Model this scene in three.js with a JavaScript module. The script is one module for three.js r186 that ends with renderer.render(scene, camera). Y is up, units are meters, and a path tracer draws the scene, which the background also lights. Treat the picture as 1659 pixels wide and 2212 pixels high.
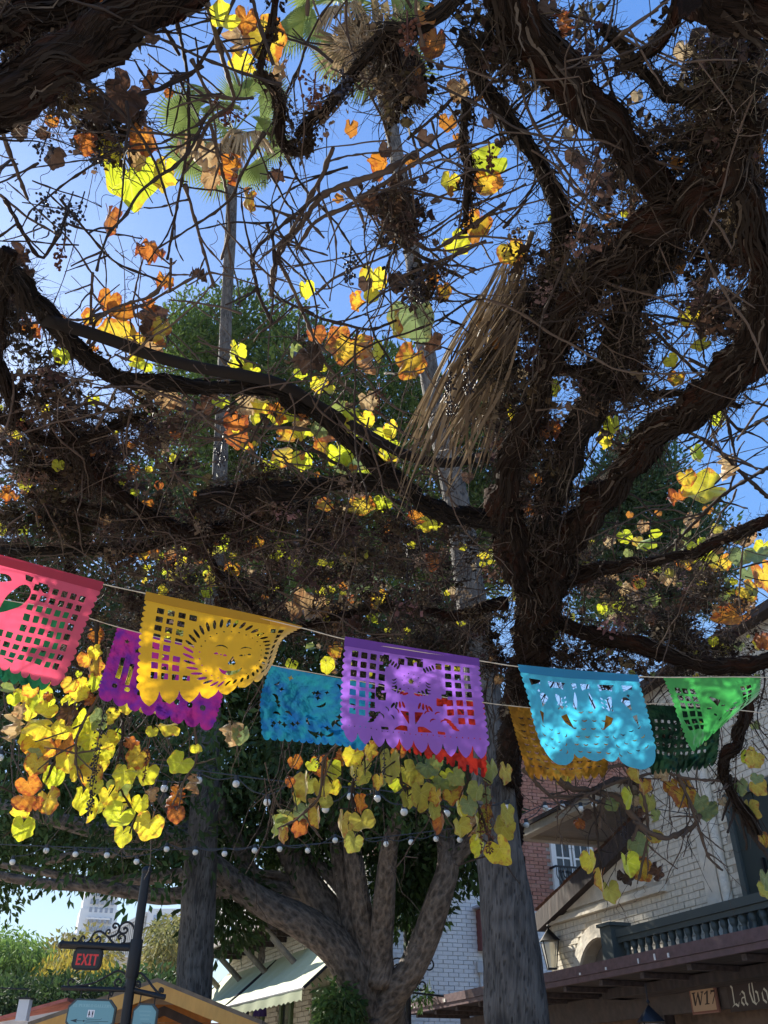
import * as THREE from 'three';
import { mergeGeometries } from 'three/addons/utils/BufferGeometryUtils.js';
import { createNoise3D } from 'simplex-noise';

// ------------------------------------------------------------------ camera, sky, sun, exposure
const RAD = Math.PI / 180, V = (x, y, z) => new THREE.Vector3(x, y, z);
const FP = 1877.6, TILT = 33.5 * RAD, EYE = 1.6;           // focal length in steps of a 1659 x 2212 picture, upward tilt, eye height
const scene = new THREE.Scene();
const camera = new THREE.PerspectiveCamera(2 * Math.atan(1106 / FP) / RAD, 768 / 1024, 0.05, 6000);
camera.position.set(0, EYE, 0); camera.rotation.set(TILT, 0, 0);
const SUN_AZ = -38 * RAD, SUN_EL = 37 * RAD;
const SUN = V(Math.sin(SUN_AZ) * Math.cos(SUN_EL), Math.sin(SUN_EL), -Math.cos(SUN_AZ) * Math.cos(SUN_EL));
{
  const w = 512, h = 256, d = new Float32Array(w * h * 4), m = THREE.MathUtils;
  const stops = [[0, .86, .97, 1], [.1, .6, .84, .97], [.25, .3, .53, .88], [.5, .15, .36, .80], [.8, .1, .275, .71], [1, .085, .245, .66]];
  for (let j = 0; j < h; j++) for (let i = 0; i < w; i++) {
    const el = ((j + .5) / h - .5) * Math.PI, az = ((i + .5) / w - .5) * 2 * Math.PI;
    const x = Math.cos(az) * Math.cos(el), y = Math.sin(el), z = Math.sin(az) * Math.cos(el), t = Math.max(0, y);
    let k = 0; while (k < 4 && stops[k + 1][0] < t) k++;
    const a = stops[k], b = stops[k + 1], f = m.clamp((t - a[0]) / (b[0] - a[0]), 0, 1), c = Math.max(0, x * SUN.x + y * SUN.y + z * SUN.z);
    const g = .07 * Math.pow(c, 6) + .16 * Math.pow(c, 40) + .6 * Math.pow(c, 400);
    const o = (j * w + i) * 4;
    for (let n = 0; n < 3; n++) d[o + n] = (y < 0 ? [.22, .21, .2][n] : m.lerp(a[n + 1], b[n + 1], f)) * .46 + (y < 0 ? 0 : g * [1, .97, .9][n]);
    d[o + 3] = 1;
  }
  const t = new THREE.DataTexture(d, w, h, THREE.RGBAFormat, THREE.FloatType);
  t.mapping = THREE.EquirectangularReflectionMapping; t.magFilter = THREE.LinearFilter; t.minFilter = THREE.LinearFilter; t.needsUpdate = true;
  scene.background = t; scene.environment = t;
}
const sun = new THREE.DirectionalLight(new THREE.Color(1, .93, .8), 5);
sun.position.copy(SUN).multiplyScalar(80); sun.castShadow = true; sun.name = 'sun';
Object.assign(sun.shadow.camera, { left: -40, right: 40, top: 40, bottom: -40, near: 1, far: 200 }); sun.shadow.mapSize.set(4096, 4096);
scene.add(sun, sun.target);
scene.fog = new THREE.FogExp2(new THREE.Color(.75, .82, .92), .00015);
const renderer = new THREE.WebGLRenderer({ antialias: true });
renderer.setSize(768, 1024); renderer.shadowMap.enabled = true;
renderer.toneMapping = THREE.LinearToneMapping; renderer.toneMappingExposure = 2.7;

// ------------------------------------------------------------------ helpers
let seed = 7;
const rnd = () => { seed = (seed + 0x6D2B79F5) | 0; let t = Math.imul(seed ^ (seed >>> 15), 1 | seed); t = (t + Math.imul(t ^ (t >>> 7), 61 | t)) ^ t; return ((t ^ (t >>> 14)) >>> 0) / 4294967296; };
const rr = (a, b) => a + (b - a) * rnd(), pick = (a) => a[Math.floor(rnd() * a.length) % a.length], gauss = () => (rnd() + rnd() + rnd() - 1.5) / 1.5;
const noise3 = createNoise3D(rnd);
const fbm = (x, y, z, o = 4) => { let s = 0, a = .5; for (let i = 0; i < o; i++) { s += a * noise3(x, y, z); x *= 2.03; y *= 2.03; z *= 2.03; a *= .5; } return s; };
const { clamp, lerp, smoothstep } = THREE.MathUtils;
// a direction out of the eye with depth 1 along the lens axis, and the place where it meets a plane of the street
const dirOf = (x, y) => { const X = (x - 829.5) / FP, Y = (1106 - y) / FP; return V(X, Math.sin(TILT) + Y * Math.cos(TILT), -Math.cos(TILT) + Y * Math.sin(TILT)); };
const eye = V(0, EYE, 0);
const P = (x, y, d) => dirOf(x, y).multiplyScalar(d).add(eye);
const PH = (x, y, h) => { const d = dirOf(x, y); return d.multiplyScalar((h - EYE) / d.y).add(eye); };
const PZ = (x, y, z) => { const d = dirOf(x, y); return d.multiplyScalar(z / d.z).add(eye); };      // z metres ahead
const depthOf = (p) => -(p.z) * Math.cos(TILT) + (p.y - EYE) * Math.sin(TILT);
class Street {                                                   // s along the street, r to its right, h up
  constructor(az) { this.az = az * RAD; this.S = V(Math.sin(this.az), 0, -Math.cos(this.az)); this.R = V(Math.cos(this.az), 0, Math.sin(this.az)); this.turn = -this.az; }
  at(s, r, h) { return this.S.clone().multiplyScalar(s).addScaledVector(this.R, r).setY(h); }
  coords(p) { return { s: p.dot(this.S), r: p.dot(this.R), h: p.y }; }
  PR(x, y, r) { const d = dirOf(x, y); return this.coords(d.multiplyScalar(r / d.dot(this.R)).add(eye)); }
  PS(x, y, s) { const d = dirOf(x, y); return this.coords(d.multiplyScalar(s / d.dot(this.S)).add(eye)); }
}
const ST = new Street(-19.5), ST2 = new Street(-24.5);

const taken = {};
const numbered = (n) => { const k = (taken[n] = (taken[n] ?? -1) + 1); return k ? `${n}_${String(k).padStart(3, '0')}` : n; };
const tag = (o, label, category, group) => { Object.assign(o.userData, { label, category }); if (group) o.userData.group = group; return o; };
function thing(name, label, category, pos = V(0, 0, 0), turn = 0, group) {
  const o = new THREE.Group(); o.name = numbered(name); o.position.copy(pos); o.rotation.y = turn; scene.add(o); return tag(o, label, category, group);
}
const struct = (o) => { o.userData.kind = 'structure'; return o; };
function mesh(name, geo, mat, parent) {                          // geometry in the parent's own axes
  const m = new THREE.Mesh(geo, mat); m.name = parent === scene ? numbered(name) : name; m.castShadow = m.receiveShadow = true; parent.add(m); return m;
}
function wmesh(name, geo, mat, parent) {                         // geometry given in the world, parent unturned
  const m = mesh(name, geo, mat, parent); let p = parent; while (p && p !== scene) { m.position.sub(p.position); p = p.parent; } return m;
}
function inst(name, geo, mat, parent, mats, colors) {
  const m = new THREE.InstancedMesh(geo, mat, mats.length); m.name = name; m.castShadow = m.receiveShadow = true;
  mats.forEach((a, i) => { m.setMatrixAt(i, a); if (colors) m.setColorAt(i, colors[i]); });
  if (parent !== scene) m.position.sub(parent.position);
  m.userData.kind = 'stuff'; parent.add(m); return m;
}
class MB {                                                       // collects triangles
  constructor() { this.p = []; this.u = []; this.i = []; this.c = null; }
  v(p, u = 0, w = 0) { this.p.push(p.x, p.y, p.z); this.u.push(u, w); return this.p.length / 3 - 1; }
  tri(a, b, c) { this.i.push(a, b, c); }
  quad(a, b, c, d) { this.i.push(a, b, c, a, c, d); }
  get tris() { return this.i.length / 3; }
  geo() {
    const g = new THREE.BufferGeometry();
    g.setAttribute('position', new THREE.Float32BufferAttribute(this.p, 3)); g.setAttribute('uv', new THREE.Float32BufferAttribute(this.u, 2));
    g.setIndex(this.i); g.computeVertexNormals(); return g;
  }
  // a tube along points with a radius per point
  tube(pts, rad, sides = 6, shape = null, uvScale = 1) {
    const n = pts.length; let N = null, len = 0; const T = V(), B = V(), rings = [];
    for (let k = 0; k < n; k++) {
      T.subVectors(pts[Math.min(k + 1, n - 1)], pts[Math.max(k - 1, 0)]).normalize();
      if (!N) N = Math.abs(T.y) > .9 ? V(1, 0, 0) : V(0, 1, 0);
      N = N.clone().addScaledVector(T, -N.dot(T)).normalize(); B.crossVectors(T, N);
      if (k) len += pts[k].distanceTo(pts[k - 1]);
      const ring = [];
      for (let j = 0; j <= sides; j++) {
        const a = (j % sides) / sides * 2 * Math.PI, r = rad[k] * (shape ? shape(a, len, k) : 1);
        ring.push(this.v(pts[k].clone().addScaledVector(N, Math.cos(a) * r).addScaledVector(B, Math.sin(a) * r), j / sides * rad[k] * 6.3 * uvScale, len * uvScale));
      }
      rings.push(ring);
      if (k) for (let j = 0; j < sides; j++) this.quad(rings[k - 1][j], rings[k - 1][j + 1], ring[j + 1], ring[j]);
    }
    for (const [k, r] of [[0, rings[0]], [n - 1, rings[n - 1]]]) if (rad[k] > .002) { const c = this.v(pts[k]); for (let j = 0; j < sides; j++) k ? this.tri(c, r[j], r[j + 1]) : this.tri(c, r[j + 1], r[j]); }
    return this;
  }
}
const curve = (pts, n) => new THREE.CatmullRomCurve3(pts, false, 'centripetal').getPoints(n);
function smoothTube(mb, pts, rad, step, sides, shape, uvScale) {   // pts through a spline, radii interpolated
  const c = new THREE.CatmullRomCurve3(pts, false, 'centripetal'), L = c.getLength(), n = Math.max(3, Math.ceil(L / step)), out = [], rs = [];
  for (let k = 0; k <= n; k++) { const t = k / n; out.push(c.getPoint(t)); const q = t * (rad.length - 1), a = Math.min(Math.floor(q), rad.length - 2); rs.push(lerp(rad[a], rad[a + 1], q - a)); }
  mb.tube(out, rs, sides, shape, uvScale); return { pts: out, rad: rs, length: L };
}
const boxG = (x0, x1, y0, y1, z0, z1) => { const g = new THREE.BoxGeometry(Math.abs(x1 - x0), Math.abs(y1 - y0), Math.abs(z1 - z0)); g.translate((x0 + x1) / 2, (y0 + y1) / 2, (z0 + z1) / 2); return metreUV(g); };
function metreUV(g) {                                              // uv in metres from the dominant axis of each face
  const p = g.attributes.position, n = g.attributes.normal, u = g.attributes.uv;
  for (let i = 0; i < p.count; i++) { const a = Math.abs(n.getX(i)), b = Math.abs(n.getY(i)), c = Math.abs(n.getZ(i)); if (a >= b && a >= c) u.setXY(i, p.getZ(i), p.getY(i)); else if (b >= c) u.setXY(i, p.getX(i), p.getZ(i)); else u.setXY(i, p.getX(i), p.getY(i)); }
  return g;
}
const joinG = (a) => mergeGeometries(a.map((g) => (g.index ? g.toNonIndexed() : g)));
const toS = (c) => clamp(c <= .0031308 ? c * 12.92 : 1.055 * Math.pow(c, 1 / 2.4) - .055, 0, 1) * 255;
function finish(t, rep, srgb) { t.wrapS = t.wrapT = THREE.MirroredRepeatWrapping; t.magFilter = THREE.LinearFilter; t.minFilter = THREE.LinearMipmapLinearFilter; if (rep) t.repeat.set(rep[0], rep[1]); if (srgb) t.colorSpace = THREE.SRGBColorSpace; t.needsUpdate = true; return t; }
function tex(w, h, f, rep) {                                       // f(u, v) -> [r, g, b] linear
  const d = new Uint8Array(w * h * 4);
  for (let j = 0; j < h; j++) for (let i = 0; i < w; i++) { const c = f((i + .5) / w, (j + .5) / h), o = (j * w + i) * 4; d[o] = toS(c[0]); d[o + 1] = toS(c[1]); d[o + 2] = toS(c[2]); d[o + 3] = 255; }
  return finish(new THREE.DataTexture(d, w, h), rep, true);
}
function htex(w, h, f, rep) {
  const d = new Uint8Array(w * h * 4);
  for (let j = 0; j < h; j++) for (let i = 0; i < w; i++) { const c = clamp(f((i + .5) / w, (j + .5) / h), 0, 1) * 255, o = (j * w + i) * 4; d[o] = d[o + 1] = d[o + 2] = c; d[o + 3] = 255; }
  return finish(new THREE.DataTexture(d, w, h), rep, false);
}
const mix3 = (a, b, t) => [lerp(a[0], b[0], t), lerp(a[1], b[1], t), lerp(a[2], b[2], t)];
const lin = (r, g, b) => new THREE.Color().setRGB(r, g, b);
const std = (c, rough = .85, more = {}) => new THREE.MeshStandardMaterial({ color: c ? lin(...c) : 0xffffff, roughness: rough, side: THREE.DoubleSide, ...more });
const matte = (c, rough = .95, more = {}) => new THREE.MeshPhysicalMaterial({ color: c ? lin(...c) : 0xffffff, roughness: rough, specularIntensity: .12, side: THREE.DoubleSide, ...more });
const thin = (c, rough, through, more = {}) => new THREE.MeshPhysicalMaterial({ color: c ? lin(...c) : 0xffffff, roughness: rough, transmission: through, thickness: 0, side: THREE.DoubleSide, ...more });
const mottleCache = {};
function mottled(a, b, scale, rough = .85, bump = .004, stretch = [1, 1], more = {}) {   // few noise images shared by many materials, tinted by the colour
  const ratio = Math.round(clamp((a[0] / b[0] + a[1] / b[1] + a[2] / b[2]) / 3, .2, .9) * 5) / 5, key = stretch.join() + ratio, o = stretch[1] * 17 + 3, f = (u, v) => .5 + .9 * fbm(u * 7 * stretch[0] + o, v * 7 * stretch[1], o, 5);
  const g = (mottleCache[key] ??= tex(256, 256, (u, v) => { const t = lerp(ratio, 1, clamp(f(u, v), 0, 1)), w = .04 * noise3(u * 3, v * 3, o + 8); return [t * (1 + w), t, t * (1 - w)]; })), h = (mottleCache['h' + stretch.join()] ??= htex(256, 256, f));
  const own = (t) => { const c = t.clone(); c.repeat.set(scale, scale); c.needsUpdate = true; return c; };
  return std(b, rough, { map: own(g), bumpMap: own(h), bumpScale: bump, ...more });
}

// ------------------------------------------------------------------ materials
const M = {};
{
  const o = 3.3, fibre = (u, v) => .5 + .45 * noise3(u * 34, v * 3.2, o) * .6 + .45 * noise3(u * 90, v * 7, o + 4) * .5 + .3 * fbm(u * 6, v * 4, o + 9, 3);
  const mk = (a, b, c) => matte(null, .95, { map: tex(512, 512, (u, v) => { const t = clamp(fibre(u, v), 0, 1); return mix3(mix3(a, b, t), c, clamp(fbm(u * 3 + 5, v * 2, 8, 3) * 1.4, 0, .7)); }, [4, 2]), bumpMap: htex(512, 512, fibre, [4, 2]), bumpScale: .008 });
  M.vineBark = mk([.006, .005, .004], [.036, .025, .02], [.055, .025, .017]);
  M.vineBarkGrey = mk([.006, .005, .005], [.036, .031, .027], [.027, .024, .021]);
  M.strip = matte([.028, .022, .018], .95);
  M.stripPale = matte([.1, .082, .066], .95);
  M.cane = matte([.045, .036, .032], .8);
  M.caneBrown = matte([.1, .076, .062], .8);
  M.twig = matte(null, .9); M.twig.color.setRGB(.085, .074, .064);
  M.scrap = thin([.055, .046, .037], .95, .25, { specularIntensity: .15 });
  M.grape = std([.012, .01, .018], .55);
  M.grapeDry = matte([.11, .05, .035], .8);
}
M.figBark = mottled([.05, .042, .036], [.21, .175, .15], 1.6, .9, .025, [1, .6]);
M.palmBark = (() => { const f = (u, v) => .5 + .55 * fbm(u * 20, v * 9, 2, 5) + .6 * fbm(u * 5, v * 5, 9, 4), g = (u, v) => f(u, v) - .5 * smoothstep(noise3(u * 44, v * 26, 7), .45, .8) + .25 * noise3(u * 80, v * 14, 3); return std(null, .95, { map: tex(512, 512, (u, v) => mix3([.032, .028, .025], [.14, .125, .11], clamp(g(u, v), 0, 1)), [.6, .35]), bumpMap: htex(512, 512, g, [.6, .35]), bumpScale: .02 }); })();
const dull = { specularIntensity: .35 };
M.figLeaf = thin([.045, .085, .025], .75, .3, dull);
M.treeLeaf = thin([.1, .16, .04], .88, .42, dull);
M.darkLeaf = thin([.055, .1, .04], .8, .35, dull);
M.olive = thin([.2, .19, .07], .85, .4, dull);
M.goldLeaf = thin([.4, .33, .06], .85, .45, dull);
M.palmGreen = thin([.25, .32, .1], .7, .45, dull);
M.palmDry = thin([.38, .28, .17], .9, .3);
M.iron = std([.012, .012, .014], .5, { metalness: .3 });
M.green = std([.055, .07, .068], .6);
M.cord = std([.6, .52, .4], .9);
M.wire = std([.03, .035, .04], .7);
M.white = std([.75, .73, .68], .8);

// ------------------------------------------------------------------ the setting: ground, buildings
{
  const g = new THREE.PlaneGeometry(6000, 6000, 40, 40); g.rotateX(-Math.PI / 2); metreUV(g);
  const m = struct(mesh('ground', g, mottled([.26, .23, .2], [.42, .375, .325], .35, .9, .01), scene)); m.position.y = 0;
  const p = new THREE.PlaneGeometry(10, 60, 10, 60); p.rotateX(-Math.PI / 2); metreUV(p);
  const q = struct(mesh('street_paving', p, mottled([.24, .2, .17], [.4, .34, .29], .5, .85, .01), scene)); q.position.copy(ST.at(12, 1, .004)); q.rotation.y = ST.turn;
}
// things that stand square to the street: a group turned with it, boxes given as (s, r, h) ranges
class Site {
  constructor(street, s0, r0, name, label, category, group) { this.st = street; this.s0 = s0; this.r0 = r0; this.o = thing(name, label, category, street.at(s0, r0, 0), street.turn, group); }
  l(s, r, h) { return V(r - this.r0, h, -(s - this.s0)); }
  box(s0, s1, r0, r1, h0, h1) { return boxG(r0 - this.r0, r1 - this.r0, h0, h1, -(s0 - this.s0), -(s1 - this.s0)); }
  add(name, geo, mat, parent = this.o) { return mesh(name, Array.isArray(geo) ? joinG(geo) : geo, mat, parent); }
  // a prism: outline in (s, h), between r0 and r1
  prism(pts, r0, r1, holes = []) {
    const sh = new THREE.Shape(pts.map(([s, h]) => new THREE.Vector2(s - this.s0, h)));
    for (const q of holes) sh.holes.push(new THREE.Path(q.map(([s, h]) => new THREE.Vector2(s - this.s0, h))));
    const g = new THREE.ExtrudeGeometry(sh, { depth: r1 - r0, bevelEnabled: false }); g.rotateY(Math.PI / 2); g.translate(r0 - this.r0, 0, 0); return metreUV(g);
  }
}
// courses of bricks proud of a wall: plane 'r' (facing the street, runs along s) or 's' (facing back, runs along r)
function bricks(site, parent, plane, at, a0, a1, h0, h1, inside, near, mats, bw = .215, bh = .068, joint = .012, proud = .012) {
  const geos = [0, 1, 2].map((k) => { const g = new THREE.BoxGeometry(bw * (1 - k * .02), bh, .05, 1, 1, 1); const p = g.attributes.position; for (let i = 0; i < p.count; i++) { p.setXYZ(i, p.getX(i) + rr(-.002, .002), p.getY(i) + rr(-.0015, .0015), p.getZ(i)); } g.computeVertexNormals(); return metreUV(g); });
  const all = [];
  for (let h = h0 + bh / 2, row = 0; h < h1; h += bh + joint, row++) for (let a = a0 + (row % 2 ? bw / 2 : 0); a < a1; a += bw + joint) {
    const m = inside(a, h); if (m < 0) continue;
    all.push({ a: a + rr(-.004, .004), h: h + rr(-.0025, .0025), m, d: near(a, h), z: rr(0, proud) });
  }
  all.sort((x, y) => x.d - y.d);
  const rest = {};
  all.forEach((b, i) => {
    const p = plane === 'r' ? site.l(b.a, at, b.h) : site.l(at, b.a, b.h), out = b.z - .02;
    const pos = plane === 'r' ? V(p.x - out, p.y, p.z) : V(p.x, p.y, p.z + out), rot = plane === 'r' ? -Math.PI / 2 : 0;
    const k = Math.floor(rnd() * 3), v = Math.floor(rnd() * mats[b.m].length);
    if (i < 300) { const m = new THREE.Mesh(geos[k], mats[b.m][v]); m.name = 'brick'; m.position.copy(pos); m.rotation.set(0, rot, rr(-.006, .006)); m.castShadow = m.receiveShadow = true; parent.add(m); }
    else (rest[b.m + '_' + v] ??= []).push(new THREE.Matrix4().compose(pos, new THREE.Quaternion().setFromEuler(new THREE.Euler(0, rot, rr(-.006, .006))), V(1, 1, 1)));
  });
  for (const k in rest) { const [m, v] = k.split('_').map(Number), im = new THREE.InstancedMesh(geos[0], mats[m][v], rest[k].length); im.name = 'brick_courses'; im.userData.kind = 'stuff'; im.castShadow = im.receiveShadow = true; rest[k].forEach((x, i) => im.setMatrixAt(i, x)); parent.add(im); }
}
const redBrick = [[.45, .205, .14], [.48, .235, .165], [.41, .18, .125], [.46, .22, .165]].map((c) => mottled(c.map((x) => x * .75), c, 2.5, .9, .003));
const whiteBrick = [[.8, .79, .77], [.77, .76, .74], [.82, .81, .79]].map((c) => mottled(c.map((x) => x * .93), c, 2.1, .85, .003));
const creamBrick = [[.68, .63, .52], [.65, .6, .49], [.71, .655, .545]].map((c) => mottled(c.map((x) => x * .8), c, 2.1, .85, .003));
const mortarRed = mottled([.4, .33, .28], [.5, .43, .38], 1), mortarWhite = mottled([.6, .59, .57], [.7, .69, .67], 1), mortarCream = mottled([.36, .32, .25], [.45, .4, .32], 1);
const glassDark = new THREE.MeshStandardMaterial({ color: lin(.03, .035, .04), roughness: .08 });
const woodDark = mottled([.02, .014, .012], [.06, .04, .035], 1.4, .8, .004, [1, .2]);
const maroon = mottled([.085, .045, .05], [.13, .07, .075], 1.2, .55, .002);
const tileMat = mottled([.1, .055, .04], [.24, .13, .09], 3, .9, .006);
const plaster = mottled([.56, .51, .41], [.68, .62, .51], .8, .9, .006);
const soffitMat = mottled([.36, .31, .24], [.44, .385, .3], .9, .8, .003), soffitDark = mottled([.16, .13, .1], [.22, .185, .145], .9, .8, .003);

// the tall red and white brick building behind
{
  const b = new Site(ST, 18.2, 6.2, 'brick_building', 'tall red brick building with its lower wall painted white, behind the grey palm trunk', 'building');
  const low = b.add('wall', [b.box(18.22, 26, 6.2, 16, 0, 4.9)], mortarWhite), high = b.add('wall', [b.box(18.22, 26, 6.2, 16, 4.9, 9.6)], mortarRed);
  const red = (r, h) => { const edge = r < 7.9 ? 5.06 : r < 8.55 ? 5.06 + (r - 7.9) * 1.25 : r < 9.3 ? 5.85 - (r - 8.55) * 1.4 : 4.8; return h > edge; };
  const win = (r, h) => r > 10.42 && r < 11.5 && h > 5.2 && h < 7.0;
  bricks(b, low, 's', 18.2, 6.25, 13, 2.6, 5.9, (r, h) => (win(r, h) || red(r, h) ? -1 : 0), (r, h) => Math.abs(r - 8.2) + Math.abs(h - 3.6), [whiteBrick], .215, .068, .01, .008);
  bricks(b, high, 's', 18.2, 6.25, 13.5, 4.7, 9.4, (r, h) => (win(r, h) || !red(r, h) ? -1 : 0), (r, h) => Math.abs(r - 10) + Math.abs(h - 5.9), [redBrick]);
  // window: frame of two leaves, panes, curved iron balconet
  const w = b.add('window', [b.box(18.12, 18.22, 10.42, 10.5, 5.2, 7), b.box(18.12, 18.22, 11.42, 11.5, 5.2, 7), b.box(18.12, 18.22, 10.5, 11.42, 5.2, 5.27), b.box(18.12, 18.22, 10.5, 11.42, 6.92, 7)], M.white);
  for (const r of [10.5, 10.98]) {
    const lf = b.add('sash', [b.box(18.14, 18.19, r, r + .05, 5.27, 6.92), b.box(18.14, 18.19, r + .39, r + .44, 5.27, 6.92), b.box(18.145, 18.185, r + .05, r + .39, 5.9, 5.94), b.box(18.145, 18.185, r + .05, r + .39, 6.4, 6.44), b.box(18.147, 18.183, r + .205, r + .23, 5.27, 6.92)], M.white, w);
    for (const [h0, h1] of [[5.27, 5.9], [5.94, 6.4], [6.44, 6.92]]) for (const k of [0, 1]) b.add('pane', b.box(18.16, 18.17, r + .05 + k * .18, r + .205 + k * .185, h0, h1), glassDark, w);
  }
  const bal = b.add('balconet', [b.box(17.9, 17.93, 10.36, 11.56, 5.66, 5.7), b.box(17.93, 18.2, 10.36, 10.39, 5.66, 5.7), b.box(17.9, 18.2, 10.36, 11.56, 5.1, 5.13)], M.iron);
  for (let k = 0; k < 13; k++) { const r = 10.4 + k * .094, mb = new MB(); mb.tube(curve([b.l(17.92, r, 5.68), b.l(17.95, r, 5.5), b.l(17.8, r, 5.3), b.l(17.93, r, 5.12)], 10), Array(11).fill(.01), 5); b.add('bar', mb.geo(), M.iron, bal); }
  const sh = b.add('wall_cabinet', b.box(18.0, 18.2, 8.5, 8.85, 3.95, 4.72), std([.16, .045, .035], .7));
  b.add('hood', b.box(17.85, 18.2, 8.42, 8.95, 4.74, 4.79), std([.4, .4, .45], .6), sh);
  b.add('conduit', b.box(18.14, 18.18, 8.5, 8.53, 2.7, 3.6), std([.55, .53, .5], .7));
  b.add('junction_box', b.box(18.1, 18.18, 8.44, 8.6, 3.55, 3.75), std([.5, .5, .5], .6));
}
// the cream building with its arch, wing roof and balcony
{
  const b = new Site(ST, 13.4, 7.5, 'cream_building', 'cream painted brick building with arched window, tiled wing roof and balcony', 'building');
  const arch = []; for (let k = 0; k <= 16; k++) { const a = k / 16 * Math.PI; arch.push([11.95 + Math.cos(a) * .62, 2.78 + Math.sin(a) * .6]); } arch.push([11.33, 1.2], [12.57, 1.2]);
  const outline = [[13.4, 0], [13.4, 4.02], [10.58, 4.55], [10.58, 6.3], [4, 6.3], [4, 0]];
  const wall = b.add('wall', [b.prism(outline, 7.5, 7.8, [arch]), b.box(13.1, 13.4, 7.8, 12, 0, 4.0)], mortarCream);
  const inArch = (s, h) => (h < 2.78 ? Math.abs(s - 11.95) < .84 : Math.hypot(s - 11.95, h - 2.78) < .84);
  bricks(b, wall, 'r', 7.5, 4.2, 13.3, 2.75, 6.2, (s, h) => (h > (s > 10.6 ? 4.48 - (s - 10.58) * .188 : 6.2) || s > 13.28 || inArch(s, h) || (s > 10.2 && Math.abs(h - 3.75) < .08) || (s > 10.5 && h > 3.86) || (s > 7.7 && s < 8.75 && h < 4.6) ? -1 : 0), (s, h) => Math.abs(s - 9.6) + Math.abs(h - 3.9), [creamBrick], .215, .068, .012, .01);
  b.add('plaster_gable', b.prism([[13.36, 3.86], [13.36, 3.99], [10.6, 4.5], [10.6, 3.86]], 7.475, 7.5), plaster, wall);
  const ring = []; for (let k = 0; k <= 18; k++) { const a = k / 18 * Math.PI; ring.push([11.95 + Math.cos(a) * .8, 2.78 + Math.sin(a) * .79]); } for (let k = 18; k >= 0; k--) { const a = k / 18 * Math.PI; ring.push([11.95 + Math.cos(a) * .63, 2.78 + Math.sin(a) * .61]); }
  b.add('arch_surround', b.prism(ring, 7.46, 7.52), plaster, wall);
  const w = b.add('arched_window', [b.box(11.93, 11.97, 7.62, 7.68, 1.2, 3.36), b.box(11.35, 12.55, 7.62, 7.68, 2.74, 2.78)], M.iron); b.add('pane', b.box(11.3, 12.6, 7.7, 7.72, 1.2, 3.4), std([.16, .15, .14], .25), w);
  b.add('moulding', [b.box(10.2, 13.36, 7.42, 7.5, 3.72, 3.76), b.box(10.2, 13.36, 7.45, 7.5, 3.76, 3.81), b.box(10.17, 10.2, 7.45, 7.5, 3.72, 3.84)], plaster, wall);
  b.add('pilaster', [b.box(9.1, 9.36, 7.44, 7.5, 2.7, 5.1)], plaster, wall);
  { const mb = new MB(); mb.tube([b.l(8.98, 7.44, 5.2), b.l(8.98, 7.44, 2.7)], [.06, .06], 10); b.add('downpipe', mb.geo(), creamBrick[2]); }
  // dark shuttered door on the upper floor
  const dr = b.add('balcony_door', [b.box(7.75, 7.83, 7.42, 7.5, 2.8, 4.55), b.box(8.62, 8.7, 7.42, 7.5, 2.8, 4.55), b.box(7.83, 8.62, 7.42, 7.5, 4.47, 4.55)], M.green); b.add('door_leaf', [b.box(7.83, 8.22, 7.46, 7.49, 2.8, 4.47), b.box(8.235, 8.62, 7.46, 7.49, 2.8, 4.47)], std([.02, .03, .027], .6), dr); b.add('handle', b.box(8.26, 8.29, 7.42, 7.455, 3.55, 3.75), M.iron, dr);
  // wing roof: slab rising along the street with barrel tiles on its edge
  const roof = b.add('roof', b.prism([[13.5, 3.66], [10.45, 4.46], [10.45, 4.7], [13.5, 3.93]], 7.35, 12), woodDark);
  const tile = (() => { const g = new THREE.CylinderGeometry(.085, .1, .42, 10, 1, true, 0, Math.PI), g2 = new THREE.CylinderGeometry(.072, .087, .42, 10, 1, true, 0, Math.PI); return metreUV(joinG([g, g2])); })();
  for (let c = 0; c < 4; c++) for (let k = 0; k < 10; k++) {
    const t = mesh('roof_tile', tile, tileMat, roof), s = 13.4 - k * .32, p = b.l(s, 7.42 + c * .2, 3.96 + (13.4 - s) * .252 + rr(0, .012));
    t.position.copy(p); t.rotation.set(Math.PI / 2 - .247, 0, 0); t.rotation.order = 'YXZ'; t.rotation.y = rr(-.03, .03); t.rotation.z = 0;
  }
  // deep eave of the upper roof
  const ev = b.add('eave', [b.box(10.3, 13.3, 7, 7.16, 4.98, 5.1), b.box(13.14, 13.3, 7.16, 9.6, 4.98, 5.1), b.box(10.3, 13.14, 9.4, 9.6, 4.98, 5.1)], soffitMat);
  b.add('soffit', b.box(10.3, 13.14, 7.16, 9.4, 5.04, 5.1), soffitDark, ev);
  b.add('roof', [b.box(10.2, 13.36, 6.96, 9.7, 5.1, 5.16), b.box(4, 10.2, 7.3, 12, 6.3, 6.4)], woodDark);
  // balustrade
  const rail = b.add('balustrade', [b.box(4, 10.35, 6.74, 6.88, 3.16, 3.25), b.box(4, 10.35, 6.76, 6.86, 3.1, 3.157), b.box(4, 10.2, 6.76, 6.86, 2.66, 2.72), b.box(10.35, 10.6, 6.68, 6.94, 2.5, 3.3), b.box(10.32, 10.63, 6.65, 6.97, 3.3, 3.34)], M.green);
  const prof = [[0, 2.7], [.042, 2.7], [.042, 2.76], [.028, 2.78], [.036, 2.84], [.04, 2.9], [.032, 2.96], [.024, 3.0], [.034, 3.02], [.044, 3.04], [.044, 3.1], [0, 3.1]].map(([r, h]) => new THREE.Vector2(r, h));
  const bg = new THREE.LatheGeometry(prof, 8);
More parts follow.
